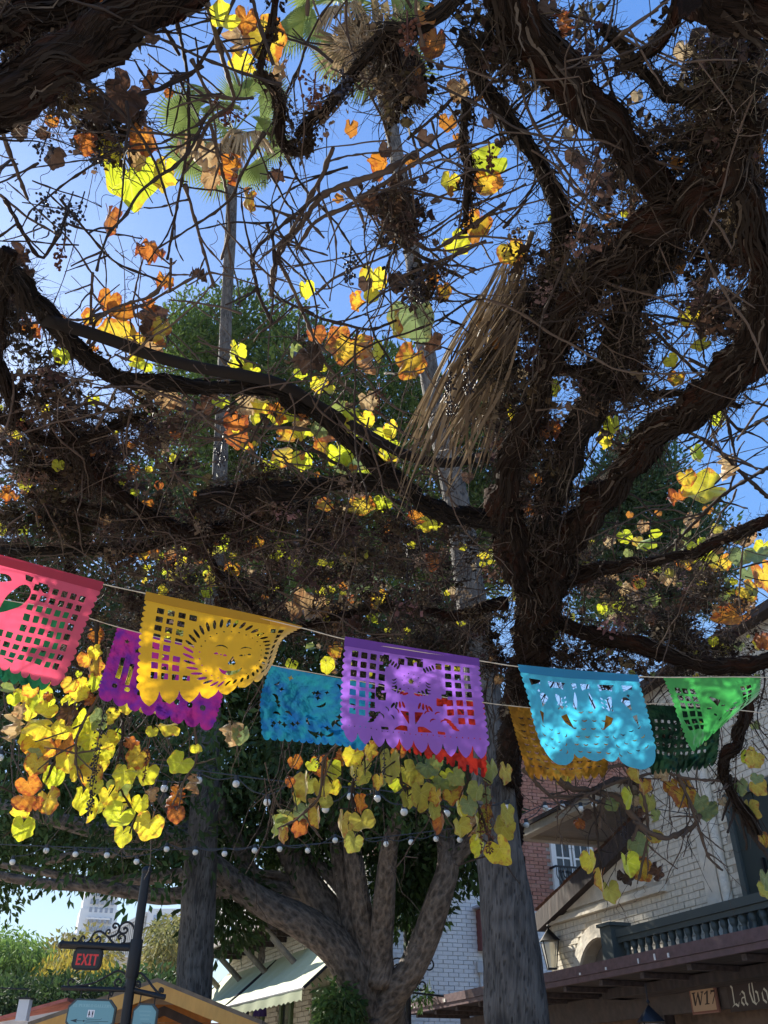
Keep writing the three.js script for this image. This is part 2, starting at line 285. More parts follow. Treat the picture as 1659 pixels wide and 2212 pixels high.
  for (let s = 10.22; s > 4.2; s -= .155) { const m = mesh('baluster', bg, M.green, rail); m.position.copy(b.l(s, 6.81, 0)); }
  b.add('balcony_floor', b.box(4, 10.6, 6.6, 7.5, 2.5, 2.6), woodDark);
}
// the porch roof along the street
{
  const b = new Site(ST, 15.8, 6, 'porch_roof', 'dark porch roof with maroon fascia and rafters along the cream building', 'porch');
  b.add('roof', b.prism([[15.8, 2.62], [3.2, 2.62], [3.2, 2.66], [15.8, 2.66]], 6.03, 7.48), woodDark);
  b.add('fascia', [b.box(3.2, 15.8, 5.97, 6.03, 2.68, 2.79), b.box(3.2, 15.8, 5.985, 6.03, 2.62, 2.677)], maroon);
  b.add('fascia', b.box(15.8, 15.84, 5.97, 7.5, 2.62, 2.79), maroon);
  for (let s = 15.4; s > 3.4; s -= .82) b.add('rafter', b.prism([[s, 2.56], [s + .07, 2.56], [s + .07, 2.615], [s, 2.615]], 6.04, 6.98), mottled([.04, .028, .026], [.1, .07, .062], 2, .8));
  b.add('beam', b.box(3.2, 15.8, 6.98, 7.08, 2.3, 2.58), mottled([.05, .035, .028], [.085, .06, .05], 1, .7));
  b.add('back_board', b.box(3.2, 15.8, 7.3, 7.4, 0, 2.5), mottled([.1, .06, .04], [.16, .1, .065], 1, .8));
  for (const s of [15.6, 12.9, 9.9, 6.9]) b.add('post', b.box(s, s + .16, 6.96, 7.1, 0, 2.3), woodDark);
  const drips = []; for (let k = 0; k < 16; k++) { const s = rr(7, 15.5); drips.push(b.box(s, s + rr(.01, .03), 5.958, 5.969, 2.69, 2.7 + rr(.01, .06))); } b.add('paint_drips', drips, M.white).userData.kind = 'stuff';
}
function canvasTex(w, h, draw) { const c = document.createElement('canvas'); c.width = w; c.height = h; const x = c.getContext('2d'); draw(x, w, h); const t = new THREE.CanvasTexture(c); t.colorSpace = THREE.SRGBColorSpace; t.magFilter = THREE.LinearFilter; return t; }
function plane(w, h, map, rough = .7) { return [new THREE.PlaneGeometry(w, h), new THREE.MeshStandardMaterial({ map, roughness: rough })]; }
// painted name on the beam and its number plate
{
  const nib = (x, pts, w, col) => { x.fillStyle = col; const dx = w * Math.cos(-.7), dy = w * Math.sin(-.7); for (let k = 1; k < pts.length; k++) { const [a, b] = pts[k - 1], [c, d] = pts[k]; x.beginPath(); x.moveTo(a - dx, b - dy); x.lineTo(a + dx, b + dy); x.lineTo(c + dx, d + dy); x.lineTo(c - dx, d - dy); x.closePath(); x.fill(); x.beginPath(); x.moveTo(a - dx, b - dy); x.lineTo(a + dx, b + dy); x.lineTo(a + dx + 1, b + dy + 2); x.lineTo(a - dx + 1, b - dy + 2); x.fill(); } };
  const G = { L: [[[34, 18], [22, 12], [18, 24], [26, 34], [22, 96], [10, 108]], [[10, 106], [30, 98], [46, 108], [54, 92]], [[30, 18], [44, 10]]],
    a: [[[8, 62], [22, 52], [34, 62], [34, 98], [44, 108]], [[34, 76], [14, 78], [8, 94], [20, 106], [34, 96]]],
    G: [[[56, 20], [40, 10], [18, 26], [12, 60], [20, 96], [38, 108], [58, 96], [58, 66], [48, 58]], [[58, 66], [66, 60]], [[36, 18], [32, 100]], [[50, 12], [62, 22]]],
    o: [[[22, 52], [8, 66], [8, 94], [22, 106], [36, 94], [36, 66], [22, 52]]], l: [[[8, 8], [14, 16], [12, 96], [20, 108]]], n: [[[4, 58], [12, 54], [12, 104]], [[12, 66], [26, 52], [36, 62], [36, 98], [44, 108]]] };
  const t = canvasTex(700, 150, (x, w, h) => {
    x.fillStyle = '#3a2a24'; x.fillRect(0, 0, w, h); x.fillStyle = 'rgba(0,0,0,.16)'; for (let k = 0; k < 60; k++) x.fillRect(rr(0, w), rr(0, h), rr(20, 180), 1.5);
    let px = 12; for (const [c, adv] of [['L', 62], ['a', 58], ['G', 78], ['o', 50], ['l', 30], ['o', 52], ['n', 56], ['d', 0]]) { if (G[c]) for (const s of G[c]) nib(x, s.map(([a, b]) => [px + a * 1.15, 12 + b * 1.08]), 5.5, '#cfc8b4'); px += adv * 1.15; }
  });
  const q = ST.PR(1563, 2132, 6.96), q2 = ST.PR(1519, 2145, 6.95), beamTurn = ST.turn - Math.PI / 2;
  const board = tag(thing('name_board', '', ''), 'dark name board with pale blackletter writing on the porch beam', 'sign'); board.position.copy(ST.at(q.s - .8, 6.965, 2.42)); board.rotation.y = beamTurn;
  const [g1, m1] = plane(1.5, .32, t); const f1 = mesh('lettering', g1, m1, board); f1.position.z = .011; mesh('board', boxG(-.75, .75, -.16, .16, -.01, .01), woodDark, board);
  const t2 = canvasTex(220, 150, (x, w, h) => { x.fillStyle = '#b59372'; x.fillRect(0, 0, w, h); x.strokeStyle = '#7d4b3a'; x.lineWidth = 8; x.strokeRect(4, 4, w - 8, h - 8); x.fillStyle = '#2e1d14'; x.font = 'italic bold 100px serif'; x.textAlign = 'center'; x.fillText('W17', w / 2, 110); });
  const pl = thing('number_plate', 'small tan number plate reading W17 beside the blackletter name', 'sign', ST.at(q2.s, 6.95, 2.415), beamTurn);
  const [g2, m2] = plane(.44, .27, t2); mesh('face', g2, m2, pl).position.z = .016; mesh('plate', boxG(-.23, .23, -.145, .145, -.01, .012), std([.3, .14, .1], .7), pl);
}
// lanterns
function lantern(o, y, s = 1) {                                  // tapering glass box under a pitched cap, top at y
  const cap = new THREE.ConeGeometry(.21 * s, .2 * s, 4, 1); cap.rotateY(Math.PI / 4); cap.translate(0, y - .1 * s, 0); mesh('cap', metreUV(cap), M.iron, o);
  const ball = new THREE.SphereGeometry(.025 * s, 8, 6); ball.translate(0, y + .02, 0); mesh('finial', ball, M.iron, o);
  const gl = new THREE.CylinderGeometry(.17 * s, .09 * s, .36 * s, 4, 1, true); gl.rotateY(Math.PI / 4); gl.translate(0, y - .4 * s, 0); mesh('glass', gl, thin([.8, .78, .7], .35, .75), o);
  const mb = new MB(); for (let k = 0; k < 4; k++) { const a = k * Math.PI / 2 + Math.PI / 4; mb.tube([V(Math.sin(a) * .172 * s, y - .21 * s, Math.cos(a) * .172 * s), V(Math.sin(a) * .092 * s, y - .59 * s, Math.cos(a) * .092 * s)], [.009, .009], 5); }
  const base = new THREE.BoxGeometry(.15 * s, .025, .15 * s); base.translate(0, y - .6 * s, 0); mesh('frame', joinG([mb.geo(), base]), M.iron, o);
}
const spiral = (c, ax, ay, r0, r1, a0, turns, n = 26) => { const o = []; for (let k = 0; k <= n; k++) { const t = k / n, a = a0 + turns * 2 * Math.PI * t, r = lerp(r0, r1, t); o.push(c.clone().addScaledVector(ax, Math.cos(a) * r).addScaledVector(ay, Math.sin(a) * r)); } return o; };
{
  const p = P(1189, 2055, 13.3), o = thing('wall_lantern', 'glass wall lantern with pitched cap at the corner of the cream building', 'lantern', V(p.x, p.y - .35, p.z));
  lantern(o, .68, .95); const mb = new MB(); mb.tube([V(0, .02, 0), V(.05, -.08, 0), V(.35, -.08, 0)], [.012, .012, .012], 6); mesh('bracket', mb.geo(), M.iron, o);
  const q = P(1404, 2195, 8.4), h = thing('hanging_lantern', 'dark metal lantern hanging under the porch roof', 'lantern', V(q.x, q.y - .35, q.z)); lantern(h, .45, .75); const ch = new MB(); ch.tube([V(0, .45, 0), V(0, .62, 0)], [.006, .006], 5); mesh('chain', ch.geo(), M.iron, h);
  const k = PZ(879, 2060, -15), l = thing('street_lamp', 'black lamp post with scrolls behind the right limb of the fig tree', 'street lamp', V(k.x, 0, k.z)), H = k.y + .62;
  const post = new MB(); post.tube([V(0, 0, 0), V(0, H, 0)], [.06, .05], 10); const tip = new THREE.ConeGeometry(.06, .14, 8); tip.translate(0, H + .07, 0); mesh('post', joinG([post.geo(), tip]), M.iron, l);
  const sc = new MB(), X = V(1, 0, 0), Y = V(0, 1, 0), r7 = Array(27).fill(.013);
  for (const s of [-1, 1]) { const x = V(s, 0, 0); sc.tube(spiral(V(s * .16, H - .82, 0), x, Y, .15, .04, 2.6, -1.3), r7, 5).tube(spiral(V(s * .33, H - .78, 0), x, Y, .1, .03, 2.9, -1.4), r7, 5).tube(spiral(V(s * .22, H - 1.05, 0), x, Y, .1, .03, 1.2, 1.3), r7, 5).tube([V(s * .05, H - 1.15, 0), V(s * .55, H - 1.2, 0)], [.016, .016], 5); }
  mesh('scrollwork', sc.geo(), M.iron, l);
  const g = PZ(908, 2035, -15.1), o2 = thing('wall_lantern', 'lantern half hidden behind the right limb of the fig tree', 'lantern', V(g.x, g.y - .4, g.z)); lantern(o2, .8, 1.1); mesh('bracket', boxG(-.02, .02, .1, .14, -.4, 0), M.iron, o2);
}
// the shop with green awnings and an upper balcony
{
  const rF = 7.2, b = new Site(ST2, 17.2, rF, 'shop_building', 'cream brick shop with green window frames behind the fig tree', 'shop');
  const wall = b.add('wall', [b.box(16.6, 26, rF + .03, 7.75, 0, 5.4)], mortarCream);
  const wins = [[18.3, 19.3], [20.6, 21.4], [22.6, 23.4]], inWin = (s, h) => wins.some(([a, c]) => s > a - .2 && s < c + .2 && h < 3.6);
  bricks(b, wall, 'r', rF, 16.65, 26, 1.6, 5.3, (s, h) => (inWin(s, h) ? -1 : 0), (s, h) => Math.abs(s - 19.5) * .5 + Math.abs(h - 3), [creamBrick], .25, .08, .016, .012);
  for (const [a, c] of wins) { const w = b.add('window', [b.box(a, a + .14, rF - .04, rF + .1, .6, 3.3), b.box(c - .14, c, rF - .04, rF + .1, .6, 3.3), b.box(a + .14, c - .14, rF - .04, rF + .1, 3.14, 3.3), b.box(a + .14, c - .14, rF - .02, rF + .08, 2.3, 2.36)], std([.075, .12, .045], .6)); b.add('pane', [b.box(a + .14, c - .14, rF + .01, rF + .02, .6, 3.14)], glassDark, w); }
  const bf = b.add('balcony', [b.box(19.3, 26, 5.95, rF, 4.55, 4.62), b.box(19.3, 26, 5.95, 6.02, 4.42, 4.55)], mottled([.3, .24, .2], [.45, .38, .33], 1, .8));
  for (let k = 0; k < 7; k++) b.add('joist', b.box(19.4 + k * .9, 19.48 + k * .9, 6.02, rF, 4.4, 4.545), woodDark, bf);
  for (let k = 0; k < 4; k++) { const s = 19.6 + k * 2, mb = new MB(); mb.tube([b.l(s, 6.1, 4.45), b.l(s, rF, 3.5)], [.07, .07], 4); b.add('brace', mb.geo(), mottled([.16, .14, .12], [.25, .22, .19], 1), bf); }
  b.add('rail', [b.box(19.3, 26, 5.95, 6, 5.5, 5.56), b.box(19.3, 26, 5.95, 6, 4.72, 4.76)], M.white, bf);
  for (let k = 0; k < 44; k++) b.add('slat', b.box(19.34 + k * .15, 19.4 + k * .15, 5.96, 5.99, 4.76, 5.5), M.white, bf);
  b.add('sill', b.box(18.1, 18.3, rF - .1, rF, 3.35, 3.45), creamBrick[0]);
  const fab = thin([.38, .42, .25], .9, .15), fold = mottled([.34, .42, .3], [.44, .52, .38], 1, .9);
  for (const [s0, s1, lab] of [[16.65, 21.7, 'nearer green fabric awning over the shop windows'], [21.85, 26.2, 'farther green fabric awning, half hidden by the left palm trunk']]) {
    const a = new Site(ST2, s0, rF, 'awning', lab, 'awning', 'shop awnings'), mb = new MB(), n = 40;
    for (let i = 0; i <= n; i++) { const s = lerp(s0, s1, i / n), w = .012 * Math.sin(i * .9); for (let j = 0; j <= 6; j++) mb.v(a.l(s, lerp(6, rF - .02, j / 6), lerp(3.1, 4.12, j / 6) + w * Math.sin(j / 6 * 3) - .03 * Math.sin(j / 6 * Math.PI)), s, j * .2); }
    for (let i = 0; i < n; i++) for (let j = 0; j < 6; j++) { const k = i * 7 + j; mb.quad(k, k + 7, k + 8, k + 1); } a.add('fabric', mb.geo(), fab);
    const vb = new MB(), m = 96; for (let i = 0; i <= m; i++) { const s = lerp(s0, s1, i / m), e = .21 - .035 * Math.abs(Math.sin(i / 96 * Math.PI * 18)), w = .01 * Math.sin(i * .35); vb.v(a.l(s, 5.985, 3.08), s, 0); vb.v(a.l(s, 5.98 + w, 3.08 - e), s, e); }
    for (let i = 0; i < m; i++) { const k = i * 2; vb.quad(k, k + 1, k + 3, k + 2); } a.add('valance', vb.geo(), fab);
    const bar = new MB(); bar.tube([a.l(s0 - .03, 6, 3.09), a.l(s1 + .03, 6, 3.09)], [.03, .03], 8); a.add('front_bar', bar.geo(), M.white);
    for (const s of [s0 - .02, s1 + .02]) { const r = new MB(); r.tube([a.l(s, 6.0, 3.08), a.l(s, rF - .02, 4.08)], [.03, .03], 6); a.add('arm', r.geo(), M.iron); }
  }
  // clothes hung out under the awning
  for (const [x, y, w, h, c, lab, cat] of [[563, 2172, .3, .42, [.06, .035, .2], 'purple skirt hanging under the green awning', 'skirt'], [531, 2180, .16, .34, [.02, .02, .025], 'black garment hanging under the green awning', 'clothes'], [519, 2184, .16, .26, [.35, .03, .04], 'red garment hanging under the green awning', 'clothes']]) {
    const p = P(x, y, 19.5), o = thing('hanging_' + cat, lab, cat, V(p.x, p.y - h / 2, p.z)), pr = []; for (let k = 0; k <= 8; k++) pr.push(new THREE.Vector2(w * (.25 + .25 * Math.sqrt(k / 8)), h * (1 - k / 8)));
    const g = new THREE.LatheGeometry(pr, 24), q = g.attributes.position; for (let i = 0; i < q.count; i++) { const a = Math.atan2(q.getZ(i), q.getX(i)), f = 1 + .12 * Math.sin(a * 9) * (1 - q.getY(i) / h); q.setXYZ(i, q.getX(i) * f, q.getY(i), q.getZ(i) * f * .5); } g.computeVertexNormals(); mesh('cloth', g, std(c, .9), o); mesh('hanger', boxG(-w * .25, w * .25, h, h + .02, -.01, .01), M.iron, o);
  }
}
// market stalls at the lower left
{
  const wood = mottled([.5, .24, .05], [.62, .33, .08], 1.5, .7, .003, [1, .25]), orange = [[.55, .2, .035], [.5, .18, .03], [.6, .24, .05]].map((c) => mottled(c.map((x) => x * .8), c, 2, .7, .003, [1, .2]));
  const z = -9.2, ap = PZ(340, 2112, z), L = PZ(60, 2208, z), Rr = PZ(566, 2204, z), o = thing('market_stall', 'market stall of orange planks under a wooden gable roof', 'stall', V(ap.x, 0, z));
  const lx = L.x - ap.x, rx = Rr.x - ap.x, hy = ap.y, ly = L.y, ry = Rr.y;
  const slab = (x0, y0, x1, y1, t, z0, z1) => { const sh = new THREE.Shape([new THREE.Vector2(x0, y0), new THREE.Vector2(x1, y1), new THREE.Vector2(x1, y1 - t), new THREE.Vector2(x0, y0 - t)]); const g = new THREE.ExtrudeGeometry(sh, { depth: z1 - z0, bevelEnabled: false }); g.translate(0, 0, z0); return metreUV(g); };
  mesh('roof', joinG([slab(lx, ly, 0, hy, .035, -3, 0), slab(0, hy, rx, ry, .035, -3, 0)]), mottled([.12, .09, .06], [.2, .15, .1], 1), o);
  mesh('barge_board', slab(lx, ly - .036, 0, hy - .036, .12, -.04, .0), wood, o); mesh('barge_board', slab(0, hy - .036, rx, ry - .036, .12, -.04, 0), wood, o);
  mesh('rafter', slab(lx + .1, ly - .2, 0, hy - .2, .08, -.5, -.44), woodDark, o); mesh('rafter', slab(0, hy - .2, rx - .1, ry - .2, .08, -.5, -.44), woodDark, o);
  for (let k = 0; k < 9; k++) { const y1 = hy - .16 - k * .16, w0 = Math.max(lx * clamp((hy - y1) / (hy - ly), 0, 1) + .08, lx + .2), w1 = Math.min(rx * clamp((hy - y1) / (hy - ry), 0, 1) - .08, rx - .2); mesh('plank', boxG(w0, w1, y1 - .155, y1, -.9 - rr(0, .01), -.87), orange[k % 3], o); }
  for (const x of [lx + .25, rx - .25]) mesh('post', boxG(x - .05, x + .05, 0, Math.min(ly, ry) - .2, -.95, -.85), wood, o);
  mesh('counter', boxG(lx + .2, rx - .2, .85, .92, -.9, -.2), wood, o);
  // red roofed stall
  const a = PZ(-60, 2212, -10), c = PZ(146, 2155, -10), e = PZ(162, 2166, -10), s = thing('market_stall', 'market stall with a red sloping canvas roof at the lower left', 'stall', V(c.x, 0, -10));
  mesh('canopy', slab(a.x - c.x, a.y, 0, c.y, .03, -2.4, 0), mottled([.42, .1, .08], [.55, .16, .12], .8, .8), s); mesh('canopy_edge', slab(a.x - c.x, a.y - .031, e.x - c.x, e.y - .05, .09, -.02, .02), mottled([.55, .42, .34], [.7, .58, .48], 1), s);
  for (const x of [a.x - c.x + .1, -.08]) mesh('post', boxG(x - .04, x + .04, 0, 1.9, -.1, -.02), wood, s); mesh('counter', boxG(a.x - c.x, 0, .8, .86, -1, -.1), wood, s);
  const q = P(54, 2171, 7.5), lb = thing('box_light', 'small white box light hanging at the lower left', 'light', V(q.x, q.y - .12, q.z)); mesh('shade', boxG(-.045, .045, 0, .16, -.04, .04), thin([.75, .75, .75], .6, .3), lb); mesh('cap', boxG(-.05, .05, .16, .175, -.045, .045), M.iron, lb); { const mb = new MB(); mb.tube([V(0, .17, 0), V(0, .24, 0), V(-.3, .25, 0)], [.006, .006, .006], 5); mesh('hook', mb.geo(), M.iron, lb); }
}
// far towers, low tan building
{
  const wht = mottled([.62, .61, .58], [.68, .67, .64], .02, .9, 0), winM = std([.16, .19, .24], .3);
  const far = (x, y, d) => P(x, y, d);
  { const d = 620, c = far(185, 2100, d), o = thing('city_hall_tower', 'distant white stepped tower with rows of small windows', 'tower', V(c.x, 0, c.z), .35), u = d / FP, y = (py) => far(185, py, d).y, X = (px) => (px - 185) * u;
    mesh('wall', joinG([boxG(X(128), X(236), 0, y(2022), -20, 20)]), wht, o); mesh('upper_stage', joinG([boxG(X(150), X(230), y(2022), y(1958), -16, 16), boxG(X(153), X(226), y(1958), y(1900), -12, 14)]), wht, o);
    mesh('crown', joinG([boxG(X(160), X(220), y(1900), y(1840), -9, 11)]), wht, o);
    for (let r = 0; r < 5; r++) for (let k = 0; k < 5; k++) { const x = X(168 + k * 11), yy = y(2000 - r * 20 + (r > 1 ? -6 : 0)); mesh('window', boxG(x, x + 6 * u, yy - 10 * u, yy, 13, (r * 20 > 32 ? 16.3 : 20.3)), winM, o); }
    for (let r = 0; r < 3; r++) for (let k = 0; k < 4; k++) { const yy = y(2030 + r * 20); mesh('window', boxG(X(172 + k * 11), X(178 + k * 11), yy - 9 * u, yy, 19, 20.3), winM, o); }
    mesh('cornice', joinG([boxG(X(126), X(238), y(2024), y(2020), -21, 21), boxG(X(164), X(214), y(1985), y(1981), 15, 20.6)]), wht, o); }
  { const d = 330, c = far(290, 2090, d), o = thing('office_slab', 'pale office block with tall vertical fins beside the distant tower', 'building', V(c.x, 0, c.z)), u = d / FP, y = (py) => far(290, py, d).y, X = (px) => (px - 290) * u;
    const sh = (pts, z0, z1) => { const g = new THREE.ExtrudeGeometry(new THREE.Shape(pts.map(([a, b]) => new THREE.Vector2(X(a), b === 0 ? 0 : y(b)))), { depth: z1 - z0, bevelEnabled: false }); g.translate(0, 0, z0); return metreUV(g); };
    mesh('wall', sh([[222, 0], [222, 2006], [302, 1958], [302, 0]], -30, 0), std([.42, .4, .37], .9), o); mesh('front_wall', sh([[303, 0], [303, 1950], [372, 1950], [372, 0]], -30, .5), wht, o);
    mesh('parapet', sh([[222, 2006], [222, 2014], [302, 1968], [302, 1958]], 0, 1.4), std([.6, .56, .5], .9), o);
    for (let k = 0; k < 19; k++) { const x = 224 + k * 4.1, t = (x - 222) / 80; mesh('fin', sh([[x, 0], [x, lerp(2016, 1970, t)], [x + 2, lerp(2015, 1969, t)], [x + 2, 0]], 0, 1.2), std([.66, .61, .53], .9), o); }
    for (const x of [318, 337, 356]) mesh('window_strip', sh([[x, 2062], [x, 1966], [x + 9, 1966], [x + 9, 2062]], .5, .9), std([.3, .36, .45], .3), o); }
  { const d = 70, c = far(290, 2100, d), o = thing('tan_building', 'low tan flat roofed building below the distant towers', 'building', V(c.x, 0, c.z)), u = d / FP, y = (py) => far(290, py, d).y, X = (px) => (px - 290) * u;
    mesh('wall', boxG(X(253), X(420), 0, y(2066), -8, 0), mottled([.5, .42, .3], [.56, .48, .36], .1), o); mesh('wing', boxG(X(150), X(252), 0, y(2105), -9, -1), mottled([.48, .4, .29], [.52, .45, .33], .1), o); mesh('coping', boxG(X(252), X(421), y(2066), y(2063), -8.2, .2), wht, o); mesh('window', boxG(X(240), X(251), y(2096), y(2070), -1, -.9), winM, o); }
}

// ------------------------------------------------------------------ trees
const inPoly = (x, y, q) => { let c = false; for (let i = 0, j = q.length - 1; i < q.length; j = i++) { const [a, b] = q[i], [e, f] = q[j]; if ((b > y) !== (f > y) && x < ((e - a) * (y - b)) / (f - b) + a) c = !c; } return c; };
function leafClump(n, R, len, wid, droop = .3, flat = .75) {       // n pointed leaves in a ball, each folded along its rib
  const mb = new MB();
  for (let k = 0; k < n; k++) {
    const dir = V(gauss(), gauss(), gauss()).normalize(), c = dir.clone().multiplyScalar(R * Math.cbrt(rnd())); c.y *= flat;
    const a = V(gauss(), gauss() - droop, gauss()).addScaledVector(dir, .5).normalize(), s = V(gauss(), gauss(), gauss()).cross(a).normalize(), n2 = V().crossVectors(a, s), L = len * rr(.7, 1.2), w = wid * rr(.8, 1.2);
    const p0 = mb.v(c, .5, 0), p1 = mb.v(c.clone().addScaledVector(a, L * .45).addScaledVector(s, w / 2).addScaledVector(n2, w * .2), 0, .5), p2 = mb.v(c.clone().addScaledVector(a, L), .5, 1), p3 = mb.v(c.clone().addScaledVector(a, L * .45).addScaledVector(s, -w / 2).addScaledVector(n2, w * .2), 1, .5);
    mb.tri(p0, p1, p2); mb.tri(p0, p2, p3);
  }
  return mb.geo();
}
const rotM = (p, s, q) => new THREE.Matrix4().compose(p, q ?? new THREE.Quaternion().setFromEuler(new THREE.Euler(rr(0, 6.3), rr(0, 6.3), rr(0, 6.3))), s.isVector3 ? s : V(s, s, s));
function crown(parent, name, polys, N, geos, mat, tone = [.6, 1.3], size = [.8, 1.3]) {   // polys: [outline in the picture, nearest, farthest]
  const lists = geos.map(() => []), cols = geos.map(() => []);
  polys.forEach(([q, d0, d1, share = 1]) => {
    const xs = q.map((a) => a[0]), ys = q.map((a) => a[1]), x0 = Math.min(...xs), x1 = Math.max(...xs), y0 = Math.min(...ys), y1 = Math.max(...ys);
    for (let k = 0, tries = 0; k < N * share && tries < N * 20; tries++) {
      const x = rr(x0, x1), y = rr(y0, y1); if (!inPoly(x, y, q)) continue;
      const d = rr(d0, d1), p = P(x, y, d); if (fbm(p.x * .9, p.y * .9, p.z * .9, 2) < -.22) { k += .3; continue; }
      const g = Math.floor(rnd() * geos.length), t = rr(...tone) * (1 + .35 * fbm(p.x * .5, p.y * .5, p.z * .5, 2));
      lists[g].push(rotM(p, rr(...size), new THREE.Quaternion().setFromEuler(new THREE.Euler(rr(-.4, .4), rr(0, 6.3), rr(-.4, .4))))); cols[g].push(lin(t * rr(.9, 1.1), t, t * rr(.8, 1.05))); k++;
    }
  });
  geos.forEach((g, i) => inst(name, g, mat, parent, lists[i], cols[i]));
}
// the fig tree
{
  const b0 = P(815, 2212, 12), fig = thing('fig_tree', 'large spreading fig tree with many smooth grey limbs between the two palm trunks', 'tree', V(b0.x, 0, b0.z));
  const limb = (name, pts, parent = fig, sides = 14) => {          // [x, y, width, depth]
    const mb = new MB(), o = rr(0, 50); smoothTube(mb, pts.map(([x, y, , d]) => P(x, y, d)), pts.map(([, , w, d]) => w / 2 / FP * d), .12, sides, (a, l) => 1 + .1 * fbm(Math.cos(a) * 1.6 + o, Math.sin(a) * 1.6, l * .8, 3)); return wmesh(name, mb.geo(), M.figBark, parent);
  };
  { const mb = new MB(), top = P(815, 2165, 12), o = 4; smoothTube(mb, [V(b0.x + .05, -.1, b0.z), V(b0.x + .02, .9, b0.z), b0, top], [.75, .5, .42, .36], .1, 24, (a, l) => 1 + .12 * Math.sin(a * 5 + l * 1.3) * .6 + .14 * fbm(Math.cos(a) * 1.8 + o, Math.sin(a) * 1.8, l * .7, 3)); wmesh('trunk', mb.geo(), M.figBark, fig); }
  const A = limb('limb', [[812, 2200, 110, 12], [775, 2115, 92, 11.9], [726, 2048, 78, 11.8], [655, 1994, 72, 11.7], [577, 1955, 62, 11.6], [515, 1915, 55, 11.5], [455, 1866, 48, 11.4], [375, 1808, 42, 11.4], [225, 1797, 36, 11.2], [100, 1765, 32, 11.1], [-40, 1730, 28, 11]]);
  limb('limb', [[520, 1918, 40, 11.5], [440, 1925, 38, 11.5], [350, 1937, 34, 11.5], [280, 1927, 30, 11.5], [200, 1914, 26, 11.4], [100, 1909, 22, 11.3], [-40, 1885, 18, 11.2]], A);
  limb('limb', [[450, 1880, 34, 11.5], [390, 1890, 30, 11.8], [300, 1899, 26, 12], [200, 1905, 20, 12], [100, 1885, 16, 12], [0, 1868, 12, 12]], A);
  limb('limb', [[455, 1866, 36, 11.5], [410, 1805, 32, 11.8], [375, 1755, 28, 12], [330, 1690, 24, 12.2], [300, 1600, 18, 12.3]], A);
  limb('limb', [[375, 1810, 30, 11.4], [280, 1840, 26, 11.8], [200, 1840, 22, 12], [100, 1860, 16, 12]], A);
  const B = limb('limb', [[790, 2080, 80, 12.2], [745, 2012, 78, 12.2], [690, 1945, 66, 12.3], [645, 1880, 56, 12.4], [618, 1822, 48, 12.5], [606, 1760, 40, 12.6], [600, 1680, 30, 12.7], [580, 1590, 22, 12.8]]);
  limb('limb', [[665, 1935, 50, 12.4], [600, 1922, 44, 12.3], [545, 1890, 38, 12.3], [512, 1815, 32, 12.3], [482, 1760, 28, 12.3], [470, 1690, 22, 12.3]], B);
  limb('limb', [[636, 1885, 22, 12.5], [628, 1900, 20, 12.4], [600, 1890, 17, 12.3], [560, 1886, 15, 12.2], [520, 1870, 12, 12.2]], B);
  limb('limb', [[606, 1795, 30, 12.5], [540, 1800, 26, 12.7], [470, 1810, 22, 12.8]], B);
  const C = limb('limb', [[800, 2100, 60, 12], [768, 2037, 44, 12], [748, 1939, 40, 12.1], [732, 1861, 34, 12.2], [722, 1783, 28, 12.4], [715, 1690, 20, 12.5]]);
  limb('limb', [[746, 1930, 30, 12.1], [715, 1895, 27, 12.3], [690, 1870, 25, 12.5], [655, 1830, 22, 12.8], [640, 1780, 18, 13]], C);
  limb('limb', [[812, 2100, 70, 11.9], [795, 2037, 52, 11.9], [776, 1939, 46, 11.9], [766, 1870, 42, 11.9], [755, 1790, 34, 12], [750, 1700, 24, 12]]);
  limb('limb', [[822, 2120, 70, 11.8], [823, 2056, 52, 11.8], [829, 1958, 48, 11.7], [834, 1900, 44, 11.6], [842, 1822, 36, 11.5], [862, 1763, 28, 11.4], [875, 1690, 20, 11.3]]);
  const Gm = limb('limb', [[820, 2205, 90, 11.9], [850, 2145, 66, 11.8], [885, 2100, 60, 11.7], [918, 2029, 58, 11.7], [948, 1939, 54, 11.7], [968, 1865, 50, 11.8], [962, 1800, 40, 12], [955, 1720, 30, 12.1]]);
  limb('limb', [[966, 1870, 40, 11.8], [1000, 1835, 34, 11.8], [1022, 1808, 30, 11.8], [1050, 1740, 24, 12]], Gm);
  const geos = [0, 1, 2].map(() => leafClump(70, .5, .12, .05, .5));
  const top = [[-90, 1230], [200, 1190], [420, 1150], [700, 1140], [950, 1200], [1030, 1350], [1040, 1560]];
  crown(fig, 'crown', [
    [[[-90, 1330], [300, 1320], [600, 1290], [950, 1300], [1030, 1400], [1040, 1560], [1030, 1720], [1015, 1800], [960, 1800], [900, 1830], [800, 1850], [700, 1870], [560, 1880], [480, 1900], [400, 1890], [330, 1880], [290, 1890], [215, 1890], [140, 1870], [75, 1860], [40, 1920], [-90, 1980]], 12.2, 14.6, .85],
    [[[20, 1060], [120, 1010], [400, 1000], [420, 1320], [20, 1330]], 13, 15.5, .12],
    [[[-90, 1500], [300, 1520], [500, 1560], [500, 1700], [420, 1780], [350, 1900], [280, 1890], [215, 1900], [150, 1875], [90, 1870], [45, 1940], [25, 1985], [-90, 2000]], 9.8, 11.2, .03],
    [[[470, 1905], [540, 1915], [515, 1990], [490, 2010], [468, 2000]], 11.6, 12.2, .015],
    [[[850, 1850], [930, 1840], [925, 1900], [905, 1965], [870, 1975], [850, 1940]], 12.4, 13.2, .035],
    [[[990, 1700], [1035, 1700], [1030, 1790], [1015, 1890], [985, 1880]], 12, 12.8, .03],
    [[[560, 1560], [1030, 1580], [1040, 1700], [900, 1760], [700, 1740], [560, 1700]], 10.3, 11.5, .03],
  ], 1500, geos, M.figLeaf, [.5, 1.3]);
}
